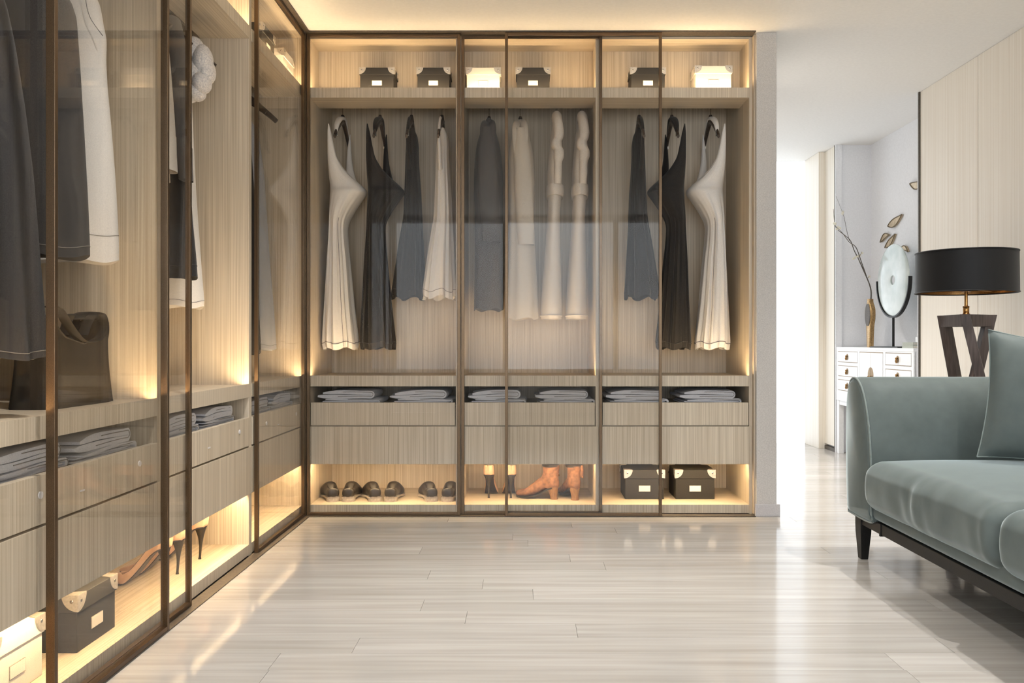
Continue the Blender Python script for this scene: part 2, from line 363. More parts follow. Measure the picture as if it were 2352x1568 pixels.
# ------------------------------------------------------------------ sliding doors
def door(label, a, b_, off, axis, sw=0.015, t=0.017):
    loc = ((a+b_)/2, off, 0.0045) if axis == 'x' else (off, (a+b_)/2, 0.0045)
    d = thing('sliding_glass_door', label, 'door', loc, 0 if axis == 'x' else PI/2, 'bronze framed sliding doors')
    h = 2.490; w = (b_-a)/2
    for x0 in (-w, w-sw): bx('stile', 'bronze', d, x0, x0+sw, -t/2, t/2, 0, h, 0.001)
    for z0 in (0, h-sw): bx('rail', 'bronze', d, -w+sw, w-sw, -t/2, t/2, z0, z0+sw, 0.001)
    bx('glass_pane', 'smoked_glass', d, -w+sw, w-sw, -0.003, 0.003, sw, h-sw)
    return d
door('bronze framed glass door closing the back wardrobe bay of dark shoes', PX(705, 4.385), PX(1057, 4.385), 4.388, 'x')
door('bronze framed glass door slid halfway behind another on the back wardrobe', PX(1060, 4.408), PX(1383, 4.408), 4.410, 'x')
door('foremost bronze framed glass door of the back wardrobe, before the boots', PX(1160, 4.366), PX(1520, 4.366), 4.3665, 'x')
door('bronze framed glass door of the left wardrobe meeting the room corner', 3.602, 4.375, -1.142, 'y')
door('bronze framed glass door of the left wardrobe slid behind the foremost one', 1.60, 2.885, -1.142, 'y')
door('foremost bronze framed glass door of the left wardrobe, before the handbag', 2.00, 2.645, -1.1205, 'y', 0.014, 0.022)
tag(bx('corner_post', 'bronze', None, -1.1500, -1.1290, 4.3765, 4.400, 0.0045, 2.495, 0.001), 'dark bronze corner post where the two glazed wardrobes meet', 'post')
def track(label, x0, x1, y0, y1, z0, z1):
    tag(bx('door_track', 'dark_trim', None, x0, x1, y0, y1, z0, z1), label, 'track')
track('dark floor track under the back wardrobe doors', -1.13, 1.19, 4.354, 4.42, 0.0, 0.004)
track('dark ceiling track above the back wardrobe doors', -1.13, 1.19, 4.354, 4.42, 2.4955, 2.5018)
track('dark floor track under the left wardrobe doors', -1.154, -1.108, 1.58, 4.352, 0.0, 0.004)
track('dark ceiling track above the left wardrobe doors', -1.154, -1.108, 1.58, 4.352, 2.4955, 2.5018)

# ------------------------------------------------------------------ recessed ceiling downlights over the floor pools, then added fill ones
DL = [(-0.547, 3.28, 'over the floor pool by the left doors'), (0.61, 3.34, 'over the floor pool near the sofa')]
DL += [(x, y, 'added as fill over the %s, %s row from the viewer' % (a_, b_)) for x, a_ in ((-0.547, 'left aisle'), (1.8, 'sofa side')) for y, b_ in ((1.9, 'second'), (0.3, 'first'))]  # unseen rows added to brighten the aisle and the sofa
DL += [(1.95, 3.34, 'added as fill over the far end of the sofa'), (1.45, 5.05, 'added as fill in the passage behind the grey wall end'), (1.50, 6.3, 'added as fill in the passage before the niche')]  # added out of view to brighten the sofa end, passage and niche
for (x, y, lab) in DL:
    lab = 'recessed ceiling downlight '+lab
    d = thing('downlight', lab, 'light', (x, y, H), 0, 'recessed downlights')
    MB().lathe([(0.035, 0.0), (0.05, 0.0), (0.05, -0.004), (0.035, -0.004)], n=24).build('trim_ring', 'white_lacquer', d, smooth=True)
    MB().lathe([(0.034, -0.001), (0.034, -0.002)], n=24).build('lens', 'downlight_lens', d)
    ld = bpy.data.lights.new('downlight_lamp', 'SPOT'); ld.energy = SPOT_POWER*(3.0 if y > 4.5 else 1.9 if x > 1.5 else 1.3 if y > 3 else 2.0 if x < 0 else 0.25); ld.color = (1.0, 0.98, 0.95); ld.spot_size = R(70 if 3.2 < y < 3.5 and x < 1 else 130 if x < 0 else 95); ld.spot_blend = 1.0; ld.shadow_soft_size = 0.03
    lo = bpy.data.objects.new('lamp', ld); col.objects.link(lo); lo.parent = d; lo.location = (0, 0, -0.01)

# ------------------------------------------------------------------ storage boxes (front faces local -y, origin at base centre)
def storage_box(label, loc, rz, w, d, h, board, big=False, frame_only=False, group='storage boxes'):
    u = thing('storage_box', label, 'box', loc, rz, group)
    lh = h*0.30; e = 0.004
    MB().box(-w/2, w/2, -d/2, d/2, 0, h-0.004).build('body', board, u, bevel=0.002)
    MB().box(-w/2-e, w/2+e, -d/2-e, d/2+e, h-lh, h).build('lid', board, u, bevel=0.0015)
    r = lh*0.95
    for sx in (-1, 1):
        for sy in (-1, 1):
            m_ = MB()
            arc = [(0, 0), (r, 0)]+[(r*math.cos(a), -r*math.sin(a)) for a in [PI/2*k/8 for k in range(1, 9)]]
            X0, Y0, Z0 = sx*(w/2+e+0.001), sy*(d/2+e+0.001), h+0.001
            m_.prism([(X0-sx*q, Z0+p) for q, p in arc], 'y', Y0-0.0008, Y0+0.0008)
            m_.prism([(Y0-sy*q, Z0+p) for q, p in arc], 'x', X0-0.0008, X0+0.0008)
            top = [(X0, Y0), (X0-sx*r, Y0), (X0-sx*r*0.7, Y0-sy*r*0.7), (X0, Y0-sy*r)]
            m_.prism(top, 'z', Z0-0.0008, Z0+0.0008)
            c = m_.build('metal_corner', 'corner_metal', u)
            rv = MB().ellipsoid((X0-sx*r*0.38, Y0+sy*0.0005, Z0-r*0.38), r*0.12, 0.002, r*0.12, 10, 6).ellipsoid((X0+sx*0.0005, Y0-sy*r*0.38, Z0-r*0.38), 0.002, r*0.12, r*0.12, 10, 6)
            rv.build('rivet', 'chrome', c, smooth=True)
    lw, lz = w*0.30, (h-lh)*0.30; zc = (h-lh)*0.52
    lb = MB().box(-lw/2, lw/2, -d/2-0.0018, -d/2, zc-lz/2, zc+lz/2).build('label_holder', 'frame_line', u)
    MB().box(-lw/2+0.0015, lw/2-0.0015, -d/2-0.0024, -d/2-0.0016, zc-lz/2+0.0015, zc+lz/2-0.0015).build('card', board if frame_only else 'card', lb)
    return u
bw, bd, bh = 0.178, 0.125, 0.127
zs = Zs1
ub = 4.43+0.122
storage_box('small black box on back wardrobe top shelf nearest the corner', (-0.783, ub, zs), 0, bw, bd, bh, 'black_board')
storage_box('small black box on the top shelf just left of the white one', (-0.484, ub, zs), 0, bw*0.95, bd, bh, 'black_board')
storage_box('small white box between two black ones on the top shelf', (-0.2197, ub, zs), 0, bw*0.98, bd, bh, 'white_board', frame_only=True)
storage_box('small black box on the top shelf just right of the white one', (0.0446, ub, zs), 0, bw*0.98, bd, bh, 'black_board')
storage_box('small black box behind the door stile on the right end top shelf', (0.654, ub, zs), 0, bw*1.0, bd, bh, 'black_board')
storage_box('small white box at the right end of the top shelf', (1.000, ub-0.005, zs), 0, bw*1.06, bd, bh*1.06, 'white_board', frame_only=True)
storage_box('small black box high on the left wardrobe corner shelf', (-1.160-0.0975, 3.945, zs), PI/2, 0.19, bd, bh, 'black_board')
storage_box('small white box high on the left wardrobe corner shelf', (-1.160-0.0975, 4.285, zs), PI/2, 0.19, bd, bh, 'white_board', frame_only=True)
storage_box('large black box behind glass in the bottom of the right end bay', (0.6495, 4.586+0.11, Zb), 0, 0.21, 0.22, 0.158, 'black_board', True)
storage_box('large black box in the open bottom of the right end bay', (0.9235, 4.586+0.11, Zb), 0, 0.21, 0.22, 0.158, 'black_board', True)
storage_box('large black box in the bottom of the nearest left bay', (-1.226-0.11, 2.427, Zb), PI/2, 0.215, 0.22, 0.158, 'black_board', True)
storage_box('large white box in the bottom of the nearest left bay', (-1.236-0.11, 2.062, Zb), PI/2, 0.215, 0.22, 0.158, 'white_board', True, True)

# ------------------------------------------------------------------ folded clothes
def ribbon(path, th, y0, y1, nd=6, wob=0.004, seed=0):
    """a folded sheet: path in local xz with thickness, extruded along y with wobble"""
    rnd = random.Random(seed)
    P = [Vector((a, b)) for a, b in path]; out = []; inn = []
    for i, p in enumerate(P):
        d = (P[min(i+1, len(P)-1)]-P[max(i-1, 0)]).normalized(); n = Vector((-d.y, d.x))
        tt = th*min(1.0, math.sqrt(max(0.0, min(i+0.35, len(P)-0.65-i))/2.0))
        out.append(p+n*tt/2); inn.append(p-n*tt/2)
    poly = out+inn[::-1]
    rings = []
    ph = rnd.uniform(0, 6)
    for k in range(nd+1):
        yy = y0+(y1-y0)*k/nd; e = 1.0 if 0 < k < nd else 0.985
        rings.append([(q.x*e+wob*math.sin(ph+k*1.3), yy+wob*0.8*math.sin(q.x*22+ph), q.y+wob*0.5*math.sin(q.x*16+k+ph)*(1 if q.y > 0.012 else 0)) for q in poly])
    return MB().loft(rings)
def fold_path(w, h, flip=1):
    e = 0.011 if h > 0.04 else 0.005
    pts = [(-w/2+0.01, e+0.001)]
    pts += [(x, e+0.0015*math.sin(x*20)) for x in [(-w/2+w*k/8) for k in range(1, 8)]]
    cx, cz, r = w/2-h/2, h/2, h/2-(0.011 if h > 0.04 else 0.005)
    pts += [(cx+r*math.sin(a), cz-r*math.cos(a)) for a in [PI*k/8 for k in range(9)]]
    pts += [(x, h-e+0.0015*math.sin(x*18+1)-(0.010 if h > 0.04 else 0.0)*max(0, -x/(w/2))**2) for x in [(cx-(cx+w/2)*k/8) for k in range(1, 8)]]
    return [(flip*a, b) for a, b in pts]
def folded(label, loc, rz, w, d, h, th, flip, seed, zoff=0.0):
    u = thing('folded_garment', label, 'clothes', loc, rz, 'folded clothes above the drawers')
    ribbon(fold_path(w, h, flip), th, -d/2, d/2, wob=0.004, seed=seed).build('outer_fold', 'cloth_jean', u, smooth=True)
    if th < 0.015: ip = [(-flip*w*0.44, h*0.50), (-flip*w*0.2, h*0.49), (flip*w*0.1, h*0.52), (flip*w*0.30, h*0.50), (flip*(w*0.5-h*0.55), h*0.5)]
    if th < 0.015: ribbon(ip, max(h-2*th, 0.004), -d/2+0.008, d/2-0.008, wob=0.002, seed=seed+3).build('inner_fold', 'cloth_jean', u, smooth=True)
    pts = [(a, -d/2-0.001, b+0.001) for a, b in fold_path(w, h, flip)]
    MB().tube(pts[3:-3], 0.0014, 6).build('hem_seam', 'stitch_light', u)
    return u
zt = Zd3-0.012
stk = [('left of the leftmost back bay', (-1.106-0.765)/2, 0.335, 1), ('right of the leftmost back bay', (-0.735-0.375)/2, 0.335, 1),
       ('left of the middle back bay', -0.155, 0.31, 1), ('right of the middle back bay', 0.205, 0.31, 1),
       ('left of the right end bay', 0.585, 0.33, 1), ('right of the right end bay', 0.975, 0.33, 1)]
for i, (pos, x, w, fl) in enumerate(stk):
    folded('flat folded grey garment underneath its stack, '+pos, (x+0.01, YF+0.19, zt), 0, w, 0.30, 0.028, 0.010, fl, 10+i)
    folded('thick folded grey garment on top of its stack, '+pos, (x-0.012, YF+0.19, zt+0.029), 0, w*0.94, 0.29, 0.044, 0.0205, fl, 30+i)
for j, (y0, w) in enumerate(UL):
    nm = ('left wardrobe corner bay', 'open left wardrobe bay', 'nearest left wardrobe bay')[j]
    for k in (0, 1):
        yc = y0+w*(0.27 if k == 0 else 0.70); pos = ('nearer end' if k == 0 else 'farther end')+' of the '+nm
        folded('flat folded grey garment under a stack, '+pos, (XF-0.18, yc, zt), PI/2, 0.36, 0.29, 0.028, 0.010, 1, 50+j*2+k)
        folded('thick folded grey garment topping a stack, '+pos, (XF-0.18, yc-0.012, zt+0.029), PI/2, 0.34, 0.28, 0.044, 0.0205, 1, 70+j*2+k)

# ------------------------------------------------------------------ shoes
def loafer(label, x, y, ang, mirror):
    u = thing('loafer', label, 'shoe', (x, y, Zb), ang, 'dark loafers')
    # stations along local y (heel 0 -> toe .26): y, half width, top height, bottom height, x offset
    m_ = mirror
    st = [(0.0, 0.016, 0.060, 0.026, 0), (0.004, 0.026, 0.070, 0.023, 0), (0.012, 0.031, 0.074, 0.022, 0), (0.035, 0.034, 0.073, 0.021, 0), (0.07, 0.035, 0.068, 0.020, 0.001),
          (0.11, 0.036, 0.084, 0.017, 0.003), (0.13, 0.038, 0.090, 0.014, 0.005), (0.16, 0.043, 0.076, 0.010, 0.008), (0.20, 0.045, 0.054, 0.007, 0.010),
          (0.24, 0.038, 0.042, 0.008, 0.010), (0.262, 0.024, 0.034, 0.010, 0.008), (0.272, 0.008, 0.026, 0.013, 0.007)]
    st = cat_interp(st, 34); n = 28
    rings = []
    for yy, w, t, b0, xo in st:
        ring = []
        for k in range(n):
            a = 2*PI*k/n; c, s_ = math.cos(a), math.sin(a)
            sq_ = (abs(s_)**0.62)*(1 if s_ > 0 else -1)
            dip = 0.032*max(0, min(1, (yy-0.006)/0.018))*max(0, min(1, (0.112-yy)/0.022))
            zz = b0+(t-b0)*(0.5+0.5*sq_)-dip*max(0, min(1, (s_-0.80)/0.15)); wx = w*(abs(c)**0.75)*(1 if c > 0 else -1)
            ring.append((m_*xo+wx*(1.0-0.18*max(0, s_)), yy, zz))
        rings.append(ring)
    MB().loft(rings).build('upper', 'shoe_leather', u, smooth=True)
    sole = []
    for yy, w, t, b0, xo in st:
        w2 = w+0.003
        sole.append([(m_*xo-w2, yy, b0-0.007), (m_*xo+w2, yy, b0-0.007), (m_*xo+w2, yy, b0+0.003), (m_*xo-w2, yy, b0+0.003)])
    MB().loft(sole).build('sole', 'shoe_sole', u, smooth=True)
    hp = [(-0.034, 0.062), (-0.035, 0.030), (-0.032, 0.010), (-0.020, 0.0), (0.0, -0.003), (0.020, 0.0), (0.032, 0.010), (0.035, 0.030), (0.034, 0.062)]
    MB().prism([(a, c) for a, c in cat_interp(hp, 25)], 'z', 0.0, 0.0185).build('heel', 'shoe_sole', u, smooth=True)
    MB().ellipsoid((m_*0.001, 0.060, 0.042), 0.022, 0.046, 0.010, 16, 8).build('lining', 'shoe_lining', u, smooth=True)
    return u
sy = 4.505
for i, (pl, pr, nm) in enumerate(((766, 799, 'by the corner'), (862, 896, 'in mid row'), (992, 1027, 'by the partition'))):
    loafer('dark loafer with pale sole, left of the pair '+nm, PX(pl, sy), sy, math.atan2(-PX(pl, sy), sy)+R(6), -1)
    loafer('dark loafer with pale sole, right of the pair '+nm, PX(pr, sy), sy, math.atan2(-PX(pr, sy), sy)-R(7), 1)

def pump(label, loc, rz, hh=0.128):
    """pointed stiletto: heel at local y=0, toe at +y"""
    u = thing('stiletto_pump', label, 'shoe', loc, rz, 'nude stiletto pumps')
    # y, sole z, half width, side height, cover (0 open top .. 1 closed)
    st = [(-0.016, hh+0.012, 0.0006, 0.040, 0), (-0.0145, hh+0.006, 0.008, 0.050, 0), (-0.009, hh+0.001, 0.020, 0.055, 0), (0.0, hh, 0.026, 0.056, 0), (0.02, hh-0.004, 0.030, 0.052, 0), (0.05, hh*0.80, 0.024, 0.044, 0), (0.085, hh*0.47, 0.026, 0.040, 0),
          (0.115, hh*0.20, 0.034, 0.036, 0), (0.14, 0.008, 0.039, 0.033, 0.25), (0.165, 0.004, 0.036, 0.034, 1), (0.19, 0.004, 0.026, 0.026, 1), (0.215, 0.006, 0.013, 0.016, 1), (0.228, 0.009, 0.003, 0.008, 1)]
    st = cat_interp(st, 30); n = 18; rings = []
    for yy, z0, w, sh, cv in st:
        ring = []
        for k in range(n):      # open U from left rim round the sole to right rim, closing over the toe
            cv = min(max(cv, 0), 1)
            a = -PI*(0.5+0.5*cv)*1.0+2*PI*(0.5+0.5*cv)*k/(n-1)*1.0
            ax = math.sin(a); az = -math.cos(a)
            if cv < 0.5:
                zz = z0+sh*(max(0, abs(a)-0.5)/(PI*(0.5+0.5*cv)-0.5)); xx = w*max(-1, min(1, a/0.55)) if abs(a) < 0.55 else w*(1 if a > 0 else -1)*(1-0.12*(abs(a)-0.5))
            else:
                zz = z0+sh*(0.5+0.5*az); xx = w*ax
            ring.append((xx, yy-(zz-z0)*0.15*(1-cv), zz))
        rings.append(ring)
    MB().loft(rings, closed=False).build('upper', 'nude_leather', u, smooth=True, solid=0.0022)
    MB().loft([[(-w*0.92, yy, z0-0.0035), (w*0.92, yy, z0-0.0035), (w*0.96, yy, z0+0.0015), (-w*0.96, yy, z0+0.0015)] for yy, z0, w, sh, cv in st if yy > -0.010]).build('sole', 'navy_sole', u, bevel=0.0008)
    MB().loft([[(-w*0.9, yy, z0+0.002), (w*0.9, yy, z0+0.002), (w*0.9, yy, z0+0.004), (-w*0.9, yy, z0+0.004)] for yy, z0, w, sh, cv in st if -0.004 < yy < 0.16]).build('insole', 'nude_leather', u)
    hr = []
    for t in [k/14 for k in range(15)]:
        z = hh*0.99*(1-t); r_ = 0.0045+0.018*(1-t)**3.2; yc = 0.010*t+0.004
        ry = 0.0045+0.021*(1-t)**3.0
        if t > 0.96: r_ = ry = 0.0062
        hr.append([(r_*math.cos(a), yc+ry*math.sin(a)+(1-t)**3*0.008, z) for a in [2*PI*k/14 for k in range(14)]])
    MB().loft(hr).build('heel', 'heel_black', u, smooth=True)
    rim = [r[0] for r in rings[1:19]]; rim2 = [r[-1] for r in rings[1:19]]
    MB().tube(rim, 0.0014, 6).tube(rim2, 0.0014, 6).build('rim_binding', 'navy_sole', u, smooth=True)
    return u
pump('nude stiletto pump seen from behind, left one in the back wardrobe', (PX(1122, 4.61), 4.61, Zb), R(-4))
pump('nude stiletto pump seen from behind, right one beside the brown boots', (PX(1174, 4.61), 4.61, Zb), R(6))
for yy, nm in ((2.985, 'nearest the viewer'), (3.11, 'in the middle'), (3.325, 'farthest back')):
    pump('nude stiletto pump with dark heel in the left wardrobe, '+nm, (-1.262, yy, Zb), PI/2-R(2), 0.128)

def boot(label, loc, rz):
    """ankle boot: heel at local y=0, toe at +y"""
    u = thing('ankle_boot', label, 'boot', loc, rz, 'brown ankle boots')
    hh = 0.062
    rows = [  # z, y back, y front, half width
        (hh-0.002, -0.004, 0.085, 0.028), (hh+0.015, -0.012, 0.100, 0.033), (hh+0.035, -0.012, 0.098, 0.035), (hh+0.055, -0.008, 0.085, 0.034),
        (hh+0.085, -0.006, 0.078, 0.034), (hh+0.115, -0.010, 0.080, 0.038), (hh+0.125, -0.012, 0.082, 0.040)]
    rows = cat_interp(rows, 16); n = 24; rings = []
    for z, y0, y1, w in rows:
        rings.append([(w*math.cos(2*PI*k/n), (y0+y1)/2+(y1-y0)/2*math.sin(2*PI*k/n), z+0.004*math.sin(2*PI*k/n)) for k in range(n)])
    MB().loft(rings).build('shaft', 'boot_suede', u, smooth=True)
    ft = [(0.02, hh+0.002, 0.075, 0.030), (0.06, hh*0.78, 0.085, 0.033), (0.10, hh*0.40, 0.085, 0.037), (0.14, 0.012, 0.066, 0.041), (0.175, 0.007, 0.045, 0.042), (0.205, 0.007, 0.036, 0.035), (0.225, 0.010, 0.026, 0.020), (0.232, 0.014, 0.016, 0.006)]
    ft = cat_interp(ft, 22); rings = []
    for yy, z0, h_, w in ft:
        rings.append([(w*math.cos(2*PI*k/n), yy, z0+h_*(0.5+0.5*math.sin(2*PI*k/n))) for k in range(n)])
    MB().loft(rings).build('foot', 'boot_suede', u, smooth=True)
    MB().loft([[(-w*0.9, yy, z0-0.005), (w*0.9, yy, z0-0.005), (w*0.97, yy, z0+0.004), (-w*0.97, yy, z0+0.004)] for yy, z0, h_, w in ft]).build('sole', 'heel_black', u)
    hr = [[(q*math.cos(a), 0.026-0.010*t+p*math.sin(a), hh*(1-t)+0.004*(1-t)) for a in [2*PI*k/16 for k in range(16)]] for t, q, p in ((0, 0.029, 0.034), (0.2, 0.026, 0.029), (0.5, 0.022, 0.023), (0.8, 0.020, 0.020), (1, 0.021, 0.021))]
    MB().loft(hr).build('heel', 'boot_heel', u, smooth=True)
    MB().lathe([(0.036, 0.0), (0.046, 0.004), (0.047, 0.016), (0.038, 0.020), (0.032, 0.010)], (0, 0.036, hh+0.112), 24).build('cuff', 'heel_black', u, smooth=True)
    st = MB().tube([(0.030, -0.002, hh+0.125), (0.034, 0.0, hh+0.09), (0.033, 0.004, hh+0.06)], 0.008, 8, 0.35, (0, 1, 0)).build('strap', 'boot_suede', u, smooth=True)
    MB().ellipsoid((0.038, 0.002, hh+0.062), 0.004, 0.007, 0.007, 10, 6).build('button', 'boot_heel', st, smooth=True)
    return u
boot('brown suede ankle boot in profile with its toe to the left', (PX(1279, 4.60), 4.585, Zb), R(72))
boot('brown suede ankle boot seen from behind beside the wardrobe partition', (PX(1322, 4.60), 4.55, Zb), R(16))

# ------------------------------------------------------------------ hangers and hanging clothes
def hanger(label, x, y, rz, z=2.204, span=0.20, drop=0.135, clips=True):
    """bar along local y, hook round the rod at the origin"""
    u = thing('clothes_hanger', label, 'hanger', (x, y, z), rz, 'dark wooden hangers')
    pts = []
    for k in range(13):
        t = -1+2*k/12
        pts.append((0, t*span, -0.075-drop*abs(t)**1.35))
    MB().tube(pts, [0.007+0.006*(1-abs(-1+2*k/12)) for k in range(13)], 10, 1.7, (0, 0, 1)).build('bar', 'hanger_wood', u, smooth=True)
    MB().tube([(0, 0, -0.085), (0, 0, -0.055), (0, 0, -0.045)], [0.016, 0.011, 0.008], 10).build('neck', 'hanger_wood', u, smooth=True)
    hk = [(0, 0, -0.045), (0, 0, -0.012)]+[(0, 0.0145*math.sin(a), 0.0105-0.0145*math.cos(a)+0.0) for a in [PI*0.9*k/6 for k in range(7)]]
    MB().tube(hk, 0.0018, 6).build('hook', 'chrome', u, smooth=True)
    if not clips: return u
    cl = MB()
    for s_ in (-1, 1):
        cl.box(-0.008, 0.008, s_*span*0.8-0.006, s_*span*0.8+0.006, -0.075-drop*0.74-0.026, -0.075-drop*0.74+0.006)
    cl.build('clips', 'chrome', u, bevel=0.001)
    return u

def rings_from(rows, n, folds, ph, sq=0.85):
    out = []
    for r in rows:
        z, xc, hxl, hxr, yc, hy, amp = r
        ring = []
        for k in range(n):
            a = 2*PI*k/n; c, s_ = math.cos(a), math.sin(a)
            fx = (abs(c)**sq)*(1 if c > 0 else -1); fy = (abs(s_)**sq)*(1 if s_ > 0 else -1)
            f = 1+amp*(math.sin(folds*a+ph+z*1.5)*0.6+math.sin((folds*1.7//1)*a+ph*2.1-z*2.2)*0.4)
            ring.append((xc+(hxr if c > 0 else hxl)*fx*f, yc+hy*fy*f, z))
        out.append(ring)
    return out
def lin_interp(rows, n):
    out = []; m_ = len(rows)-1
    for i in range(n):
        t = i/(n-1)*m_; k = min(int(t), m_-1); u = t-k
        out.append([a*(1-u)+b*u for a, b in zip(rows[k], rows[k+1])])
    for _ in range(2):
        out = [out[0]]+[[(a+2*b+c)/4 for a, b, c in zip(out[i-1], out[i], out[i+1])] for i in range(1, n-1)]+[out[-1]]
    return out
def cloth_loft(rows, n=64, nz=44, folds=9, ph=0.0, scallop=0.0, sq=0.85):
    rr = lin_interp(rows, nz); rings = rings_from(rr, n, folds, ph, sq)
    if scallop:
        zt_, zb_ = rr[0][0], rr[-1][0]
        for ring in rings:
            for k in range(n):
                x, y, z = ring[k]; f = max(0, (zt_-z)/(zt_-zb_)-0.6)/0.4
                ring[k] = (x, y, z+scallop*f*f*math.sin(2*PI*k/n*5+ph))
    last = rings[-1]; cx = sum(p[0] for p in last)/n; cyy = sum(p[1] for p in last)/n
    hgt = abs(rings[0][0][2]-last[0][2])
    for s_, dz in (((0.93, 0.012), (0.86, 0.12)) if hgt > 0.4 else ((0.9, 0.001), (0.8, 0.002))):
        rings.append([(cx+(p[0]-cx)*s_, cyy+(p[1]-cyy)*s_, p[2]+dz) for p in last])
    return MB().loft(rings), rings
def rows_px(tbl, Y, base, deep):
    """tbl rows: (py, px left, px right, half extent in depth, depth offset, fold amplitude) measured at depth Y; deep: True when the flat of the garment runs along the view"""
    out = []
    for py, xl, xr, hy, yo, amp in tbl:
        a, b_ = PX(xl, Y), PX(xr, Y); z = PZ(py, Y); xc = (a+b_)/2; w = abs(b_-a)/2
        if deep:
            k = abs(xc)*hy/Y
            if k > w*0.92: hy = w*0.92*Y/max(abs(xc), 1e-6); k = w*0.92
            w = max(math.sqrt(max(w*w-k*k, 0)), min(0.012, w))
        out.append((z-base[2], xc-base[0], w, w, Y+yo-base[1], hy, amp))
    return out
def mirrored(tbl, hook, hook2): return [(r[0], hook2-(r[2]-hook), hook2-(r[1]-hook))+tuple(r[3:]) for r in tbl]
def shifted(tbl, d): return [(r[0], r[1]+d, r[2]+d)+tuple(r[3:]) for r in tbl]

YH = 4.70           # hanging depth of the back wardrobe
SLIP = [(300, 768, 770, .004, -.150, 0), (320, 766, 775, .010, -.145, 0), (345, 765, 779, .016, -.135, 0), (372, 764, 784, .022, -.12, .01), (394, 763, 797, .045, -.09, .02), (410, 762, 812, .07, -.06, .02), (428, 761, 834, .10, -.02, .0), (437, 760, 843, .12, .0, .0), (444, 760, 843, .13, .0, .0), (455, 759, 834, .13, .0, .01), (480, 758, 816, .13, .0, .03),
        (505, 757, 802, .12, .0, .05), (522, 757, 798, .11, .0, .07), (560, 755, 800, .11, .0, .09), (600, 753, 804, .11, .0, .11), (650, 751, 808, .115, .0, .12), (700, 749, 812, .12, .0, .13), (745, 747, 817, .125, .0, .13), (785, 745, 822, .13, .0, .12), (800, 747, 821, .125, .0, .11)]
SFAR = [(296, 792, 794, .004, .13, 0), (315, 789, 795, .008, .13, 0), (340, 787, 797, .012, .12, 0), (370, 787, 801, .018, .10, 0), (400, 789, 810, .024, .07, 0), (416, 792, 816, .024, .05, 0)]
SHORT = [(300, 943, 953, .02, -.05, .0), (315, 937, 960, .05, -.02, .02), (335, 933, 962, .07, .0, .03), (360, 932, 962, .08, .0, .03), (400, 931, 964, .09, .0, .04), (440, 930, 967, .10, .0, .06), (500, 928, 969, .10, .0, .09), (560, 918, 971, .11, .0, .12), (620, 909, 973, .12, .0, .13), (672, 902, 975, .12, .0, .14), (684, 903, 975, .12, .0, .14)]

def slip_dress(label, hook, mat_, seam, cat_='dress', mir=False, ph=0.0, group='long slip dresses'):
    T_ = lambda t: mirrored(t, 787, hook) if mir else shifted(t, hook-787)
    x0 = PX(hook, YH); base = (x0, YH, 0.72+0.0)
    base = (x0, YH, PZ(800, YH))
    u = thing('slip_dress', label, 'dress', base, 0, group)
    mb, rg = cloth_loft(rows_px(T_(SLIP), YH, base, True), folds=11, ph=ph, scallop=0.008, nz=90, n=96)
    mb.build('skirt', mat_, u, smooth=True)
    for t, nm in ((SFAR, 'strap'),):
        cloth_loft(rows_px(T_(t), YH, base, False), n=20, nz=16, folds=2, ph=ph)[0].build(nm, mat_, u, smooth=True)
    hem = [Vector(p) for p in rg[-7]]; hem.append(hem[0])
    c = sum(hem[:-1], Vector())/len(hem[:-1])
    MB().tube([(c.x+(p.x-c.x)*1.012, c.y+(p.y-c.y)*1.012, p.z) for p in hem], 0.0017, 5).build('hem_seam', seam, u, smooth=True)
    si = 78 if not mir else 66
    MB().tube([(p[0]*1.0, p[1]-0.001, p[2]) for p in [r[si] for r in rg[52:-3]]], 0.0013, 5).build('fold_line', seam, u, smooth=True)  # line added where the dress turns from its lit to its shaded side
    # cloth gathered over the hanger shoulders
    s_ = -1 if mir else 1
    z0 = 2.204-base[2]
    pts = [(0.0, -0.17, z0-0.185), (0, -0.14, z0-0.130), (0, -0.07, z0-0.085), (0, 0.0, z0-0.068), (0, 0.06, z0-0.082), (0, 0.13, z0-0.125), (0.004*s_, 0.16, z0-0.19)]
    MB().tube([tuple(p) for p in cat_interp(pts, 25)], [0.007+0.013*math.sin(PI*min(1, k/20)) for k in range(25)], 12, 0.55).build('shoulder_drape', mat_, u, smooth=True)
    return u
def short_dress(label, hook, mat_, seam, mir=False, ph=0.0):
    T_ = lambda t: mirrored(t, 945, hook) if mir else shifted(t, hook-945)
    base = (PX(hook, YH), YH, PZ(684, YH))
    u = thing('short_dress', label, 'dress', base, 0, 'short dresses')
    mb, rg = cloth_loft(rows_px(T_(SHORT), YH, base, True), folds=10, ph=ph, scallop=0.012, nz=70, n=96)
    mb.build('skirt', mat_, u, smooth=True)
    z0 = 2.204-base[2]
    for yo in (-1, 1):
        pts = [(0, 0.05*yo, z0-0.075), (0, 0.11*yo, z0-0.10), (0, 0.15*yo, z0-0.17), (0, 0.13*yo, z0-0.27), (0, 0.085*yo, z0-0.36)]
        MB().tube([tuple(p) for p in cat_interp(pts, 18)], [0.009+0.016*k/17 for k in range(18)], 12, 0.5, (1, 0, 0)).build('strap', mat_, u, smooth=True)
    hem = rg[-10]; cxx = sum(p[0] for p in hem)/len(hem); cyy = sum(p[1] for p in hem)/len(hem)
    pts = [(cxx+(p[0]-cxx)*1.01, cyy+(p[1]-cyy)*1.01, p[2]) for p in hem]; pts.append(pts[0])
    MB().tube(pts, 0.0016, 5).build('hem_seam', seam, u, smooth=True)
    return u
def hanger_back(label, hook): return hanger(label, PX(hook, YH), YH, 0)
def hanger_coat(label, hook): return hanger(label, PX(hook, YH), YH+0.03, 0, span=0.10, drop=0.05, clips=False)

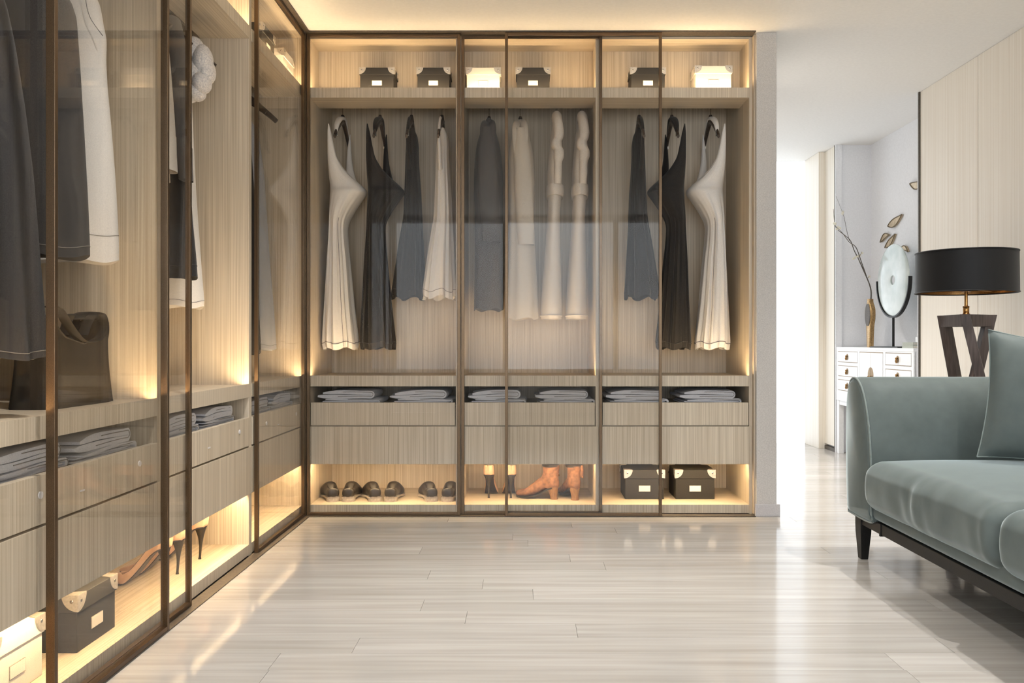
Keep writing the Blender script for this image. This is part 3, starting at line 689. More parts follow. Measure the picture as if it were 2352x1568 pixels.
slip_dress('long white slip dress hanging next to the room corner', 787, 'cloth_white', 'stitch', ph=0.3)
hanger_back('dark hanger of the white slip dress next to the room corner', 787)
slip_dress('long black slip dress hanging right of the white slip dress', 873, 'cloth_black', 'stitch_dark', ph=1.4)
hanger_back('dark hanger of the long black slip dress in the leftmost back bay', 873)
short_dress('short black dress hanging left of the short white dress', 945, 'cloth_black', 'stitch_dark', ph=0.8)
hanger_back('dark hanger of the short black dress in the leftmost back bay', 945)
short_dress('short white dress hanging beside the bay partition', 1015, 'cloth_white', 'stitch_light', ph=2.1)
hanger_back('dark hanger of the short white dress beside the partition', 1015)
short_dress('short black dress in the right end bay behind glass', 1468, 'cloth_black', 'stitch_dark', True, 2.9)
hanger_back('dark hanger of the short black dress in the right end bay', 1468)
slip_dress('long black slip dress behind the door stile of the right end bay', 1543, 'cloth_black', 'stitch_dark', mir=True, ph=0.9)
hanger_back('dark hanger of the long black slip dress in the right end bay', 1543)
slip_dress('long white slip dress in the open right end bay', 1632, 'cloth_white', 'stitch', mir=True, ph=2.2)
hanger_back('dark hanger of the white slip dress in the open right end bay', 1632)

def coat(label, hook, mat_, body, sleeve, ph, lapel=True):
    base = (PX(hook, YH), YH, PZ(body[-1][0], YH))
    u = thing('long_coat', label, 'coat', base, 0, 'coats in the middle back bay')
    cloth_loft(rows_px(body, YH, base, True), folds=5, ph=ph, scallop=0.006, nz=50)[0].build('body', mat_, u, smooth=True)
    sl = rows_px(sleeve, YH, base, False)
    cloth_loft(sl, n=32, nz=30, folds=3, ph=ph+1)[0].build('sleeve', mat_, u, smooth=True)
    far = [(r[0], r[1]*0.98+0.0, r[2], r[3], -r[4]+0.06, r[5], r[6]) for r in sl]
    cloth_loft(far, n=32, nz=30, folds=3, ph=ph+2)[0].build('sleeve', mat_, u, smooth=True)
    z0 = 2.204-base[2]
    for s_ in (-1, 1):
        pts = [(0.002*s_, 0.03, z0-0.098), (0.010*s_, -0.03, z0-0.092), (0.020*s_, -0.085, z0-0.115), (0.026*s_, -0.125, z0-0.17), (0.024*s_, -0.150, z0-0.27), (0.006*s_, -0.160, z0-0.38)]
        MB().tube([tuple(p) for p in cat_interp(pts, 24)], [0.010+0.012*math.sin(PI*min(1, k/22))-0.006*k/23 for k in range(24)], 10, 0.35, (0, 1, 0)).build('lapel', mat_, u, smooth=True)
    return u
coat('charcoal long coat hanging left in the middle back bay', 1123, 'cloth_charcoal',
     [(272, 1119, 1126, .015, 0, 0), (280, 1115, 1130, .05, 0, 0), (300, 1106, 1138, .10, 0, .01), (340, 1094, 1149, .14, 0, .02), (400, 1089, 1155, .15, 0, .03), (470, 1090, 1154, .15, 0, .04), (560, 1091, 1154, .15, 0, .05), (650, 1090, 1155, .15, 0, .06), (712, 1089, 1155, .15, 0, .06)],
     [(304, 1108, 1132, .03, -.10, 0), (360, 1100, 1142, .045, -.13, .02), (440, 1102, 1147, .05, -.14, .03), (520, 1108, 1150, .05, -.14, .03), (563, 1113, 1152, .05, -.14, .02)], 0.4)
hanger_coat('dark hanger of the charcoal coat', 1123)
coat('beige long coat hanging behind the door stile in the middle back bay', 1195, 'cloth_cream',
     [(275, 1191, 1199, .015, 0, 0), (284, 1184, 1206, .05, 0, 0), (304, 1178, 1213, .10, 0, .02), (350, 1168, 1224, .14, 0, .03), (420, 1168, 1228, .15, 0, .04), (500, 1170, 1225, .15, 0, .05), (600, 1168, 1229, .15, 0, .06), (690, 1165, 1234, .16, 0, .07), (733, 1163, 1235, .16, 0, .08)],
     [(306, 1184, 1207, .03, -.10, 0), (360, 1180, 1218, .045, -.13, .02), (440, 1182, 1224, .05, -.14, .03), (520, 1186, 1226, .05, -.14, .03), (569, 1191, 1227, .05, -.14, .02)], 1.7)
hanger_coat('dark hanger of the beige coat', 1195)

def robe(label, hook, ph):
    d = hook-1278
    base = (PX(hook, YH), YH, PZ(733, YH))
    body = shifted([(285, 1270, 1287, .05, 0, 0), (315, 1264, 1290, .09, 0, .02), (360, 1260, 1291, .11, 0, .03), (400, 1257, 1291, .12, 0, .03), (432, 1258, 1290, .11, 0, .02), (450, 1259, 1289, .11, 0, .02), (500, 1257, 1286, .12, 0, .03),
            (560, 1253, 1287, .13, 0, .03), (640, 1247, 1289, .14, 0, .03), (715, 1242, 1290, .15, 0, .03), (733, 1243, 1289, .14, 0, .03)], d)
    u = thing('bathrobe', label, 'robe', base, 0, 'white bathrobes')
    mb, rg = cloth_loft(rows_px(body, YH, base, True), folds=4, ph=ph, nz=50); mb.build('body', 'cloth_robe', u, smooth=True)
    z0 = 2.204-base[2]
    MB().tube([tuple(p) for p in cat_interp([(0, 0.10, z0-0.13), (0, 0.03, z0-0.075), (0, -0.05, z0-0.07), (0.003, -0.115, z0-0.12), (0.004, -0.14, z0-0.19)], 20)], [0.020+0.008*math.sin(PI*k/19) for k in range(20)], 14, 1.25).build('hood', 'cloth_robe', u, smooth=True)
    sl = rows_px(shifted([(280, 1277, 1283, .01, -.12, 0), (292, 1273, 1290, .03, -.12, .02), (318, 1270, 1293, .035, -.13, .03), (330, 1270, 1291, .03, -.13, .03), (339, 1264, 1286, .04, -.13, .05), (350, 1264, 1288, .04, -.13, .05), (358, 1271, 1293, .035, -.13, .03),
            (372, 1269, 1293, .04, -.13, .05), (384, 1271, 1288, .03, -.13, .02), (410, 1270, 1288, .03, -.13, .03), (432, 1271, 1286, .02, -.12, .0)], d), YH, base, False)
    cloth_loft(sl, n=32, nz=50, folds=3, ph=ph)[0].build('tied_sleeve', 'cloth_robe', u, smooth=True)
    belt = rows_px(shifted([(430, 1255, 1294, .13, 0, 0), (442, 1254, 1295, .135, 0, 0), (455, 1256, 1293, .13, 0, 0)], d), YH, base, True)
    cloth_loft(belt, n=40, nz=8, folds=3, ph=ph)[0].build('belt', 'cloth_robe', u, smooth=True)
    hem = rg[-5]; cxx = sum(p[0] for p in hem)/len(hem); cyy = sum(p[1] for p in hem)/len(hem)
    pts = [(cxx+(p[0]-cxx)*1.02, cyy+(p[1]-cyy)*1.01, p[2]) for p in hem]; pts.append(pts[0])
    MB().tube(pts, 0.005, 6).build('hem_roll', 'cloth_robe', u, smooth=True)
robe('white bathrobe with tied belt, left one of the two', 1278, 0.5); hanger_coat('dark hanger of the left bathrobe', 1278)
robe('white bathrobe with tied belt, right one beside the partition', 1335, 2.0); hanger_coat('dark hanger of the right bathrobe', 1335)

# ---- left wardrobe: garments face the viewer, rod at X = -1.43
XH = XF-0.27
def side_garment(name, label, cat_, Y, edge, mat_, seam=None, parts=(), th=0.06, folds=8, ph=0.0, amp=0.03, group='clothes in the left wardrobe', xc=XH):
    """edge rows: (py, px of the right-hand edge); symmetric about the rod"""
    base = (xc, Y, PZ(edge[-1][0], Y))
    u = thing(name, label, cat_, base, 0, group)
    rows = []
    for i, e in enumerate(edge):
        hw = PX(e[1], Y)-xc; t = i/(len(edge)-1)
        rows.append((PZ(e[0], Y)-base[2], 0, hw, hw, 0, th*(0.7+0.5*t), amp*(0.3+0.7*t)))
    mb, rg = cloth_loft(rows, folds=folds, ph=ph, nz=50, n=84, scallop=0.006); mb.build('body', mat_, u, smooth=True)
    if seam:
        k = -8; hem = rg[k]; pts = [(p[0]*1.002, p[1]*1.01, p[2]) for p in hem]; pts.append(pts[0])
        MB().tube(pts, 0.0009, 5).build('hem_seam', seam, u, smooth=True)
    for nm, rws, mt in parts:
        rr = []
        for py, xl, xr, hy, yo, am in rws:
            rr.append((PZ(py, Y)-base[2], PX((xl+xr)/2, Y)-xc, (PX(xr, Y)-PX(xl, Y))/2, (PX(xr, Y)-PX(xl, Y))/2, yo, hy, am))
        cloth_loft(rr, n=36, nz=34, folds=3, ph=ph)[0].build(nm, mt, u, smooth=True)
    hanger('dark hanger of the '+label, xc, Y, PI/2, clips=False)
    return u
# corner bay
side_garment('slip_dress', 'pale grey dress on the far side of the corner bay', 'dress', 4.20, [(268, 570), (300, 592), (340, 598), (400, 606), (500, 612), (600, 618), (700, 626), (790, 632), (803, 632)], 'cloth_slate', 'stitch', th=0.05, ph=0.4)
side_garment('slip_dress', 'black dress in the corner bay, half hidden by the door frame', 'dress', 4.03, [(268, 552), (300, 572), (360, 578), (450, 584), (560, 588), (700, 593), (800, 598), (812, 598)], 'cloth_black', None, th=0.05, ph=1.4)
# open bay
side_garment('fur_coat', 'white coat with puffy fur sleeves in the open left bay', 'coat', 3.36, [(70, 405), (110, 425), (200, 436), (300, 440), (420, 445), (540, 453), (640, 460), (690, 464), (706, 463)], 'cloth_white', 'stitch', th=0.09, ph=0.9, folds=5)
def fur_sleeve(u_label):
    o = [q for q in bpy.data.objects if q.get('label') == u_label][0]; Y = 3.36; b_ = o.location; mb = MB()
    rnd = random.Random(4)
    for px, py, rx, rz_ in ((456, 128, .040, .060), (476, 150, .038, .066), (484, 170, .028, .050), (458, 178, .044, .056), (474, 198, .036, .044), (458, 218, .036, .034), (440, 150, .05, .08), (438, 205, .045, .06)):
        mb.ellipsoid((PX(px, Y)-b_[0], -0.03+rnd.uniform(-0.02, 0.02), PZ(py, Y)-b_[2]), rx, 0.055, rz_, 18, 12)
    mb.build('fur_sleeve', 'fur', o, smooth=True)
fur_sleeve('white coat with puffy fur sleeves in the open left bay')
side_garment('long_coat', 'black long coat in front of the white fur coat', 'coat', 3.12, [(40, 380), (80, 400), (160, 420), (260, 428), (380, 434), (500, 441), (600, 450), (638, 452)], 'cloth_black', 'stitch_dark',
             [('sleeve', [(55, 390, 424, .04, -.05, 0), (110, 404, 440, .05, -.07, .01), (200, 416, 448, .05, -.08, .02), (300, 424, 453, .05, -.08, .02), (424, 436, 459, .045, -.08, .01)], 'cloth_charcoal')], th=0.07, ph=2.0, folds=5)
side_garment('jacket', 'cream jacket in front of the dark coats, open left bay', 'jacket', 2.94, [(0, 330), (40, 350), (120, 366), (240, 372), (340, 378), (400, 384), (420, 384)], 'cloth_cream', None,
             [('sleeve', [(-20, 352, 376, .03, -.05, 0), (30, 360, 392, .045, -.07, .01), (150, 374, 407, .05, -.08, .02), (290, 384, 418, .05, -.08, .02), (404, 392, 425, .045, -.08, .01)], 'cloth_cream')], th=0.07, ph=0.2, folds=5)
# nearest bay
side_garment('sleeveless_dress', 'white sleeveless dress seen full length in the nearest left bay', 'dress', 2.50, [(-60, 180), (0, 226), (60, 236), (90, 242), (140, 240), (200, 243), (300, 252), (420, 261), (540, 267), (601, 268)], 'cloth_white', 'stitch_light', th=0.06, ph=0.7, folds=4, amp=0.015)
_o = [q for q in bpy.data.objects if q.get('label') == 'white sleeveless dress seen full length in the nearest left bay'][0]
_pts = [(PX(px, 2.452)-_o.location.x, 2.452-2.50, PZ(py, 2.452)-_o.location.z) for px, py in ((196, -10), (200, 18), (208, 42), (221, 62), (236, 82))]
MB().tube([tuple(p) for p in cat_interp(_pts, 20)], 0.0011, 5).build('neckline_seam', 'stitch', _o, smooth=True)
side_garment('long_coat', 'dark coat hanging before the white sleeveless dress', 'coat', 2.28, [(-90, 90), (0, 160), (40, 172), (160, 180), (300, 188), (450, 196), (560, 200), (590, 200)], 'cloth_graphite', 'stitch_light', th=0.07, ph=1.1, folds=4, amp=0.015)
side_garment('slip_dress', 'dark grey flared dress nearest the viewer in the left wardrobe', 'dress', 2.04, [(-120, -60), (0, 8), (100, 28), (250, 50), (400, 66), (600, 80), (800, 96), (822, 99)], 'cloth_graphite', 'stitch_light', th=0.07, ph=0.5, folds=9, amp=0.05)

# ------------------------------------------------------------------ handbag
hb = thing('handbag', 'large dark leather tote bag standing on the left wardrobe counter', 'bag', (-1.325, 2.435, Zc1))
rings = []
for i in range(26):
    t = i/25; ring = []
    for k in range(48):
        a = 2*PI*k/48; c, s_ = math.cos(a), math.sin(a)
        fx = (abs(c)**0.5)*(1 if c > 0 else -1); fy = (abs(s_)**0.35)*(1 if s_ > 0 else -1)
        hy = 0.185-0.012*math.sin(PI*t)-0.006*t; hx = 0.072*(1-0.22*t)+0.003*math.sin(9*a)
        yy = hy*fy
        top = 0.175+0.085*(abs(yy+0.01)/0.18)**2.0*(1.15 if yy < 0 else 0.80)
        ring.append((hx*fx, yy, top*t))
    rings.append(ring)
inner = [[(p[0]*0.8, p[1]*0.95, p[2]-dz) for p in rings[-1]] for dz in (0.002, 0.09)]
MB().loft(rings+inner).build('body', 'bag_leather', hb, smooth=True)
for sx in (-1, 1):
    pts = cat_interp([(0.050*sx, -0.172, 0.275), (0.052*sx, -0.125, 0.270), (0.052*sx, -0.07, 0.225), (0.052*sx, -0.01, 0.187), (0.052*sx, 0.05, 0.181), (0.050*sx, 0.10, 0.192), (0.046*sx, 0.138, 0.222), (0.040*sx, 0.135, 0.256), (0.034*sx, 0.100, 0.262), (0.030*sx, 0.070, 0.235), (0.028*sx, 0.05, 0.20)], 44)
    MB().tube([tuple(p) for p in pts], 0.0026, 8, 6.0, (1, 0, 0)).build('handle', 'bag_leather', hb, smooth=True)
MB().tube([tuple(p) for p in cat_interp([(0.0, 0.105, 0.250), (0.0, 0.135, 0.268), (0.0, 0.168, 0.262), (0.0, 0.184, 0.225), (0.0, 0.172, 0.18), (0.0, 0.14, 0.15)], 20)], 0.0045, 8, 9.0, (1, 0, 0)).build('strap_end', 'bag_leather', hb, smooth=True)
rim = [(p[0], p[1], p[2]+0.001) for p in rings[-1]]; rim.append(rim[0])
MB().tube(rim, 0.003, 6).build('rim_binding', 'bag_leather', hb, smooth=True)

# ------------------------------------------------------------------ sofa (front faces -X, long axis along Y)
SX0, SX1, SY0, SY1 = 1.372, 2.30, 1.255, 3.612
so = thing('sofa', 'grey green velvet sofa with slim dark metal base', 'sofa', (1.83, 2.43, 0))
ox, oy = 1.83, 2.43
def rbox(name, m, parent, x0, x1, y0, y1, z0, z1, r, nx=14, puff=0.0, wr_=0.0, seed=0):
    """rounded, slightly puffed cushion block"""
    bm = bmesh.new(); bmesh.ops.create_cube(bm, size=2.0)
    bmesh.ops.subdivide_edges(bm, edges=bm.edges[:], cuts=nx*2, use_grid_fill=True)
    cx, cyy, cz = (x0+x1)/2, (y0+y1)/2, (z0+z1)/2; hx, hy, hz = (x1-x0)/2, (y1-y0)/2, (z1-z0)/2
    for v in bm.verts:
        # denser sampling towards the edges
        p = [0, 0, 0]; h = (hx, hy, hz)
        for k in range(3):
            s_ = v.co[k]; s_ = math.sin(s_*PI/2)*0.55+s_*0.45
            p[k] = s_*h[k]
        q = [max(-h[k]+r, min(h[k]-r, p[k])) for k in range(3)]
        d = Vector((p[0]-q[0], p[1]-q[1], p[2]-q[2]))
        if d.length > 1e-6:
            d = d.normalized()*min(r, max(abs(d.x), abs(d.y), abs(d.z))) if max(abs(d.x), abs(d.y), abs(d.z)) > 0 else d
        c = Vector(q)+d
        u_, w_ = c.x/hx, c.y/hy
        pf = puff*(1-min(1, abs(u_))**2.5)*(1-min(1, abs(w_))**2.5)
        c.z += pf if c.z > 0 else -0.2*pf
        if wr_:
            fr = max(0, min(1, (-u_-0.45)/0.5)); lo = max(0, min(1, 1-abs(c.z/hz)*0.75))
            ww = math.sin(w_*13+seed+1.8*math.sin(w_*4+seed)+c.z*9)*0.45*(0.6+0.4*math.sin(w_*3+seed))+math.sin(w_*27+seed*2+1.5*math.sin(w_*7)-c.z*14)*0.35*(0.5+0.5*math.sin(w_*5+1))+math.sin(w_*7+seed*3)*0.3
            c.x -= wr_*fr*ww*lo
            c.x -= 0.018*fr*(1-(c.z/hz)**2)
        v.co = Vector((cx+c.x-ox, cyy+c.y-oy, cz+c.z))
    for f in bm.faces: f.smooth = True
    me = bpy.data.meshes.new(name); bm.to_mesh(me); bm.free(); me.materials.append(MATS[m])
    o = bpy.data.objects.new(name, me); col.objects.link(o); o.parent = parent
    return o
rbox('base_body', 'velvet', so, SX0+0.018, SX1, SY0+0.16, SY1-0.16, 0.190, 0.30, 0.022, 8)
def arm(far):
    s_ = 1 if far else -1
    y0 = SY1 if far else SY0            # outer face
    prof = [(0.0, 0.176), (0.235, 0.176), (0.238, 0.22), (0.236, 0.40), (0.222, 0.52), (0.196, 0.62), (0.155, 0.70), (0.110, 0.742), (0.065, 0.755), (0.025, 0.742), (0.002, 0.70), (-0.012, 0.60), (-0.014, 0.45), (-0.008, 0.28)]
    pf = cat_interp(prof+[prof[0]], 75)[:-1]
    pf = [(y0-s_*a, z) for a, z in pf]
    cyy = sum(p[0] for p in pf)/len(pf); cz = sum(p[1] for p in pf)/len(pf)
    xs = [(SX0+0.000, 0.90), (SX0+0.004, 0.945), (SX0+0.012, 0.975), (SX0+0.022, 0.985), (SX0+0.03, 1.0), (SX0+0.3, 1.0), (SX1-0.06, 1.0), (SX1-0.02, 0.97), (SX1, 0.92)]
    rings = [[(x-ox, cyy+(p[0]-cyy)*k-oy, cz+(p[1]-cz)*k) for p in pf] for x, k in xs]
    a = MB().loft(rings).build('arm', 'velvet', so, smooth=True)
    pp = [(SX0+0.010-ox, cyy+(p[0]-cyy)*0.985-oy, cz+(p[1]-cz)*0.985) for p in pf]; pp.append(pp[0])
    MB().tube(pp, 0.0042, 8).build('piping', 'velvet_piping', a, smooth=True)
arm(True); arm(False)
ymid = 2.44
rbox('seat_cushion', 'velvet', so, SX0-0.008, 2.08, ymid+0.001, 3.392, 0.230, 0.428, 0.055, 30, 0.032, 0.010, 0.6)
rbox('seat_cushion', 'velvet', so, SX0-0.008, 2.08, 1.475, ymid-0.001, 0.230, 0.428, 0.055, 30, 0.032, 0.010, 2.2)
rbox('backrest', 'velvet', so, 2.08, SX1, SY0+0.17, SY1-0.17, 0.22, 0.76, 0.07, 10, 0.0)
rbox('back_cushion', 'velvet', so, 1.98, 2.14, ymid+0.004, 3.37, 0.43, 0.80, 0.07, 10, 0.0)
rbox('back_cushion', 'velvet', so, 1.98, 2.14, 1.49, ymid-0.004, 0.43, 0.80, 0.07, 10, 0.0)
fr_ = MB()
fr_.box(SX0+0.022-ox, SX0+0.058-ox, SY0+0.05-oy, SY1-0.06-oy, 0.146, 0.189).box(SX1-0.07-ox, SX1-0.03-ox, SY0+0.05-oy, SY1-0.06-oy, 0.146, 0.189)
fr_.build('base_rail', 'black_metal', so, bevel=0.002)
fr_ = MB()
for y0 in (SY0+0.05, SY1-0.10): fr_.box(SX0+0.058-ox, SX1-0.07-ox, y0-oy, y0+0.04-oy, 0.146, 0.189)
fr_.build('cross_rail', 'black_metal', so, bevel=0.002)
for y0 in (SY0+0.30, SY1-0.30): bx('rail_joint', 'black_metal', so, SX0+0.019-ox, SX0+0.061-ox, y0-oy, y0+0.012-oy, 0.140, 0.189, 0.001)
for x0, sgn in ((SX0+0.016, 1), (SX1-0.075, 1)):
    for y0 in (SY0+0.05, SY1-0.115):
        top = [(x0-ox, y0-oy), (x0+0.046-ox, y0-oy), (x0+0.046-ox, y0+0.060-oy), (x0-ox, y0+0.060-oy)]
        ccx, ccy = x0+0.020-ox, y0+0.030-oy
        rings = [[(ccx+(a-ccx)*k, ccy+(b_-ccy)*k, z) for a, b_ in top] for z, k in ((0.189, 1.0), (0.14, 1.0), (0.11, 0.96), (0.0, 0.62))]
        MB().loft(rings).build('leg', 'black_metal', so, bevel=0.002)

# throw pillow leaning in the far corner of the sofa
tp = thing('throw_pillow', 'grey green velvet throw pillow leaning in the sofa corner', 'pillow', (1.90, 3.07, 0.455))
tp.rotation_euler = (R(-11), R(7), R(-16))
n = 26; S_ = 0.235; vs = []; fs = []
for side in (-1, 1):
    for i in range(n+1):
        for j in range(n+1):
            u_, w_ = -1+2*i/n, -1+2*j/n
            pin = 1-0.085*(1-abs(u_)**2)*(abs(w_)**3); pin2 = 1-0.085*(1-abs(w_)**2)*(abs(u_)**3)
            th = 0.085*((1-abs(u_)**2.6)*(1-abs(w_)**2.6))**0.6
            wv = 0.006*math.sin(u_*9+w_*4)*(1-abs(u_))*(1-abs(w_))
            vs.append((u_*S_*pin2, side*(th+wv*side), S_+w_*S_*1.03*pin))
m1 = (n+1)**2
for sd in (0, 1):
    for i in range(n):
        for j in range(n):
            a = sd*m1+i*(n+1)+j; q = (a, a+n+1, a+n+2, a+1); fs.append(q if sd == 0 else q[::-1])
MB().add(vs, fs).build('cover', 'velvet', tp, smooth=True)
edge = [vs[i*(n+1)] for i in range(n+1)]+[vs[n*(n+1)+j] for j in range(1, n+1)]+[vs[i*(n+1)+n] for i in range(n-1, -1, -1)]+[vs[j] for j in range(n-1, -1, -1)]
MB().tube(edge, 0.0025, 6).build('piping', 'velvet_piping', tp, smooth=True)

# ------------------------------------------------------------------ floor lamp
LX, LY = PX(2219, 4.2), 4.2
lp = thing('floor_lamp', 'floor lamp with black drum shade on crossed walnut legs', 'lamp', (LX, LY, 0))
k_ = 4.2/F
zt_ = PZ(723, 4.2); hb_ = 0.058
rt = 0.120
top = [Vector((rt*math.cos(R(a)), rt*math.sin(R(a)), 0)) for a in (120, 240, 0)]
bot = [Vector((0.117, 0.0745, 0)), Vector((0.177, -0.137, 0)), Vector((-0.1455, -0.037, 0))]
def beam(p, q, w, h, up):
    d = (q-p).normalized(); a = d.cross(up).normalized(); b_ = a.cross(d).normalized()
    return MB().loft([[e+a*sx*w/2+b_*sy*h/2 for sx, sy in ((-1, -1), (1, -1), (1, 1), (-1, 1))] for e in (p, q)])
for i in range(3):
    p = top[i]+Vector((0, 0, zt_)); q = bot[i]+Vector((0, 0, 0.0))
    d = (q-p).normalized(); c = Vector((0, 0, p.z/2))
    rad = Vector((top[i].x, top[i].y, 0)).normalized(); tn = Vector((-rad.y, rad.x, 0))
    w_ = 0.023
    rings = [[e+rad*sx*w_+tn*sy*w_*0.95 for sx, sy in ((-1, -1), (1, -1), (1, 1), (-1, 1))] for e in (p, q)]
    MB().loft(rings).build('leg', 'dark_walnut', lp, bevel=0.0015)
    a, b_ = top[i], top[(i+1) % 3]
    beam(a+Vector((0, 0, zt_-hb_/2)), b_+Vector((0, 0, zt_-hb_/2)), 0.030, hb_, Vector((0, 0, 1))).build('top_beam', 'dark_walnut', lp, bevel=0.0015)
MB().prism([(p.x*0.9, p.y*0.9) for p in top], 'z', zt_-0.02, zt_-0.004).build('top_plate', 'dark_walnut', lp)
zs0, zs1 = PZ(672, 4.2), PZ(580, 4.2); rs = 0.232
MB().lathe([(0.004, 0), (0.019, 0.0), (0.019, 0.008), (0.0145, 0.012), (0.0145, 0.040), (0.017, 0.044), (0.008, 0.050), (0.0075, zs0-zt_+0.02), (0.004, zs0-zt_+0.02)], (0, 0, zt_-0.004), 20).build('stem', 'brass', lp, smooth=True)
sh = MB().lathe([(rs, zs0), (rs*0.99, zs1), (rs*0.975, zs1), (rs*0.985, zs0)], (0, 0, 0), 72)
sh.f = [f for f in sh.f if len(f) == 4]; n72 = 72
for k in range(n72): sh.f.append((k, (k+1) % n72, 3*n72+(k+1) % n72, 3*n72+k))
shade = sh.build('shade', 'shade_black', lp, smooth=True)
for z_ in (zs0, zs1):
    rr = rs if z_ == zs0 else rs*0.99
    MB().tube([(rr*math.cos(2*PI*k/72), rr*math.sin(2*PI*k/72), z_) for k in range(73)], 0.0035, 6).build('shade_rim', 'shade_black', shade, smooth=True)
ln = MB().lathe([(rs*0.98, zs0+0.003), (rs*0.968, zs1-0.003)], (0, 0, 0), 72); ln.f = [f for f in ln.f if len(f) == 4]
ln.build('lining', 'brass', shade, smooth=True)
sp = MB()
for k in range(3):
    a = 2*PI*k/3+0.5; sp.tube([(0.01*math.cos(a), 0.01*math.sin(a), zs0+0.018), (rs*0.975*math.cos(a), rs*0.975*math.sin(a), zs0+0.012)], 0.003, 6)
sp.build('spider', 'brass', shade, smooth=True)
MB().lathe([(0.003, zs0+0.004), (0.022, zs0+0.004), (0.022, zs0+0.016), (0.016, zs0+0.06), (0.003, zs0+0.06)], (0, 0, 0), 16).build('socket', 'brass', lp, smooth=True)

# ------------------------------------------------------------------ niche: cabinet and decoration
cxf = XR-0.008
CAB0, CAB1 = 5.50, 6.86
cb = thing('sideboard', 'white lacquer sideboard with brass pulls in the wall niche', 'cabinet', (cxf, (CAB0+CAB1)/2, 0), -PI/2)
# local: x -> -world Y ; front faces local -y -> world -X ; width along local x
cw = CAB1-CAB0
body = MB().box(-cw/2, cw/2, 0.010, 0.272, 0.445, 0.836); body.build('body', 'white_lacquer', cb)
bx('top', 'white_lacquer', cb, -cw/2, cw/2, -0.002, 0.274, 0.836, 0.858, 0.002)
fz0, fz1 = 0.432, 0.836
colsx = [(-cw/2+0.012, -cw/2+0.42), (-0.212, 0.212), (cw/2-0.42, cw/2-0.012)]
fr = MB()
def lx(Y): return (CAB0+CAB1)/2-Y
# face frame
for a, b_ in ((-cw/2, -cw/2+0.03), (-0.245, -0.212), (0.212, 0.245), (cw/2-0.03, cw/2)): fr.box(a, b_, 0.0, 0.012, fz0, fz1)
for a, b_ in ((-cw/2+0.03, -0.245), (0.245, cw/2-0.03)):
    for z0, z1 in ((fz0, 0.512), (0.601, 0.626), (0.713, 0.738), (0.826, fz1)): fr.box(a, b_, 0.0, 0.012, z0, z1)
fr.box(-0.212, 0.212, 0.0, 0.012, fz0, 0.512).box(-0.212, 0.212, 0.0, 0.012, 0.826, fz1)
fr.build('face_frame', 'white_lacquer', cb)
def pull(parent, x, z, y=-0.001, s_=1.0):
    p = MB().prism([(x+0.017*s_*math.cos(a), z+0.024*s_*math.sin(a)) for a in [2*PI*k/20 for k in range(20)]], 'y', y-0.003, y).build('pull_plate', 'gold_line', parent)
    return p
def drop(parent, x, z, y=-0.001):
    MB().ellipsoid((x, y-0.010, z+0.006), 0.008, 0.008, 0.008, 10, 6).tube([(x, y-0.010, z+0.004), (x, y-0.012, z-0.012), (x, y-0.010, z-0.026)], [0.004, 0.008, 0.004], 8).build('drop_pull', 'brass', parent, smooth=True)
for a, b_ in ((-cw/2+0.03, -0.245), (0.245, cw/2-0.03)):
    for z0, z1 in ((0.512, 0.601), (0.626, 0.713), (0.738, 0.826)):
        MB().box(a+0.001, b_-0.001, 0.003, 0.012, z0+0.001, z1-0.001).build('drawer_reveal', 'gold_line', cb)
        d = MB().box(a+0.006, b_-0.006, -0.001, 0.012, z0+0.005, z1-0.005).build('drawer', 'white_lacquer', cb, bevel=0.001)
        pull(d, (a+b_)/2, (z0+z1)/2); drop(d, (a+b_)/2, (z0+z1)/2)
MB().box(-0.211, 0.211, 0.003, 0.012, 0.513, 0.825).build('door_reveal', 'gold_line', cb)
for a, b_, s_ in ((-0.206, -0.0025, -1), (0.0025, 0.206, 1)):
    d = MB().box(a, b_, -0.001, 0.012, 0.518, 0.820).build('door', 'white_lacquer', cb, bevel=0.001)
    pts = [(s_*0.0015+s_*0.045*math.cos(t), 0.652+0.062*math.sin(t)) for t in [-PI/2+PI*k/16 for k in range(17)]]
    MB().prism(pts, 'y', -0.004, -0.001).build('pull_plate', 'gold_line', d)
    drop(d, s_*0.014, 0.640, -0.003)
for a in (-cw/2+0.002, cw/2-0.042):
    for yy in (0.004, 0.225): bx('leg', 'white_lacquer', cb, a, a+0.04, yy, yy+0.04, 0.0, 0.432, 0.002)
bx('apron', 'white_lacquer', cb, -cw/2+0.04, cw/2-0.04, 0.008, 0.020, 0.395, 0.432)

ZT = 0.858
# jade disc on black stand
dy = 6.12; dx = 2.665; dz = 1.347; dr = 0.258
dsk = thing('disc_sculpture', 'pale jade disc held upright on a slim black stand', 'sculpture', (dx, dy, ZT))
prof = [(0.034, -0.006), (0.05, -0.010), (dr-0.02, -0.010), (dr, -0.004), (dr, 0.004), (dr-0.02, 0.010), (0.05, 0.010), (0.034, 0.006)]
rings = [[(x, r_*math.cos(2*PI*k/64), dz-ZT+r_*math.sin(2*PI*k/64)) for k in range(64)] for r_, x in prof]
rings.append(rings[0]); MB().loft(rings, False, False).build('disc', 'jade', dsk, smooth=True)
arc = [(0, (dr+0.007)*math.cos(a), dz-ZT+(dr+0.007)*math.sin(a)) for a in [R(-182)+R(184)*k/40 for k in range(41)]]
MB().loft([[(-0.013, p[1]*(1-0.012), (p[2]-dz+ZT)*(1-0.012)+dz-ZT), (0.013, p[1]*(1-0.012), (p[2]-dz+ZT)*(1-0.012)+dz-ZT), (0.013, p[1]*1.03, (p[2]-dz+ZT)*1.03+dz-ZT), (-0.013, p[1]*1.03, (p[2]-dz+ZT)*1.03+dz-ZT)] for p in arc]).build('bracket', 'black_metal', dsk)
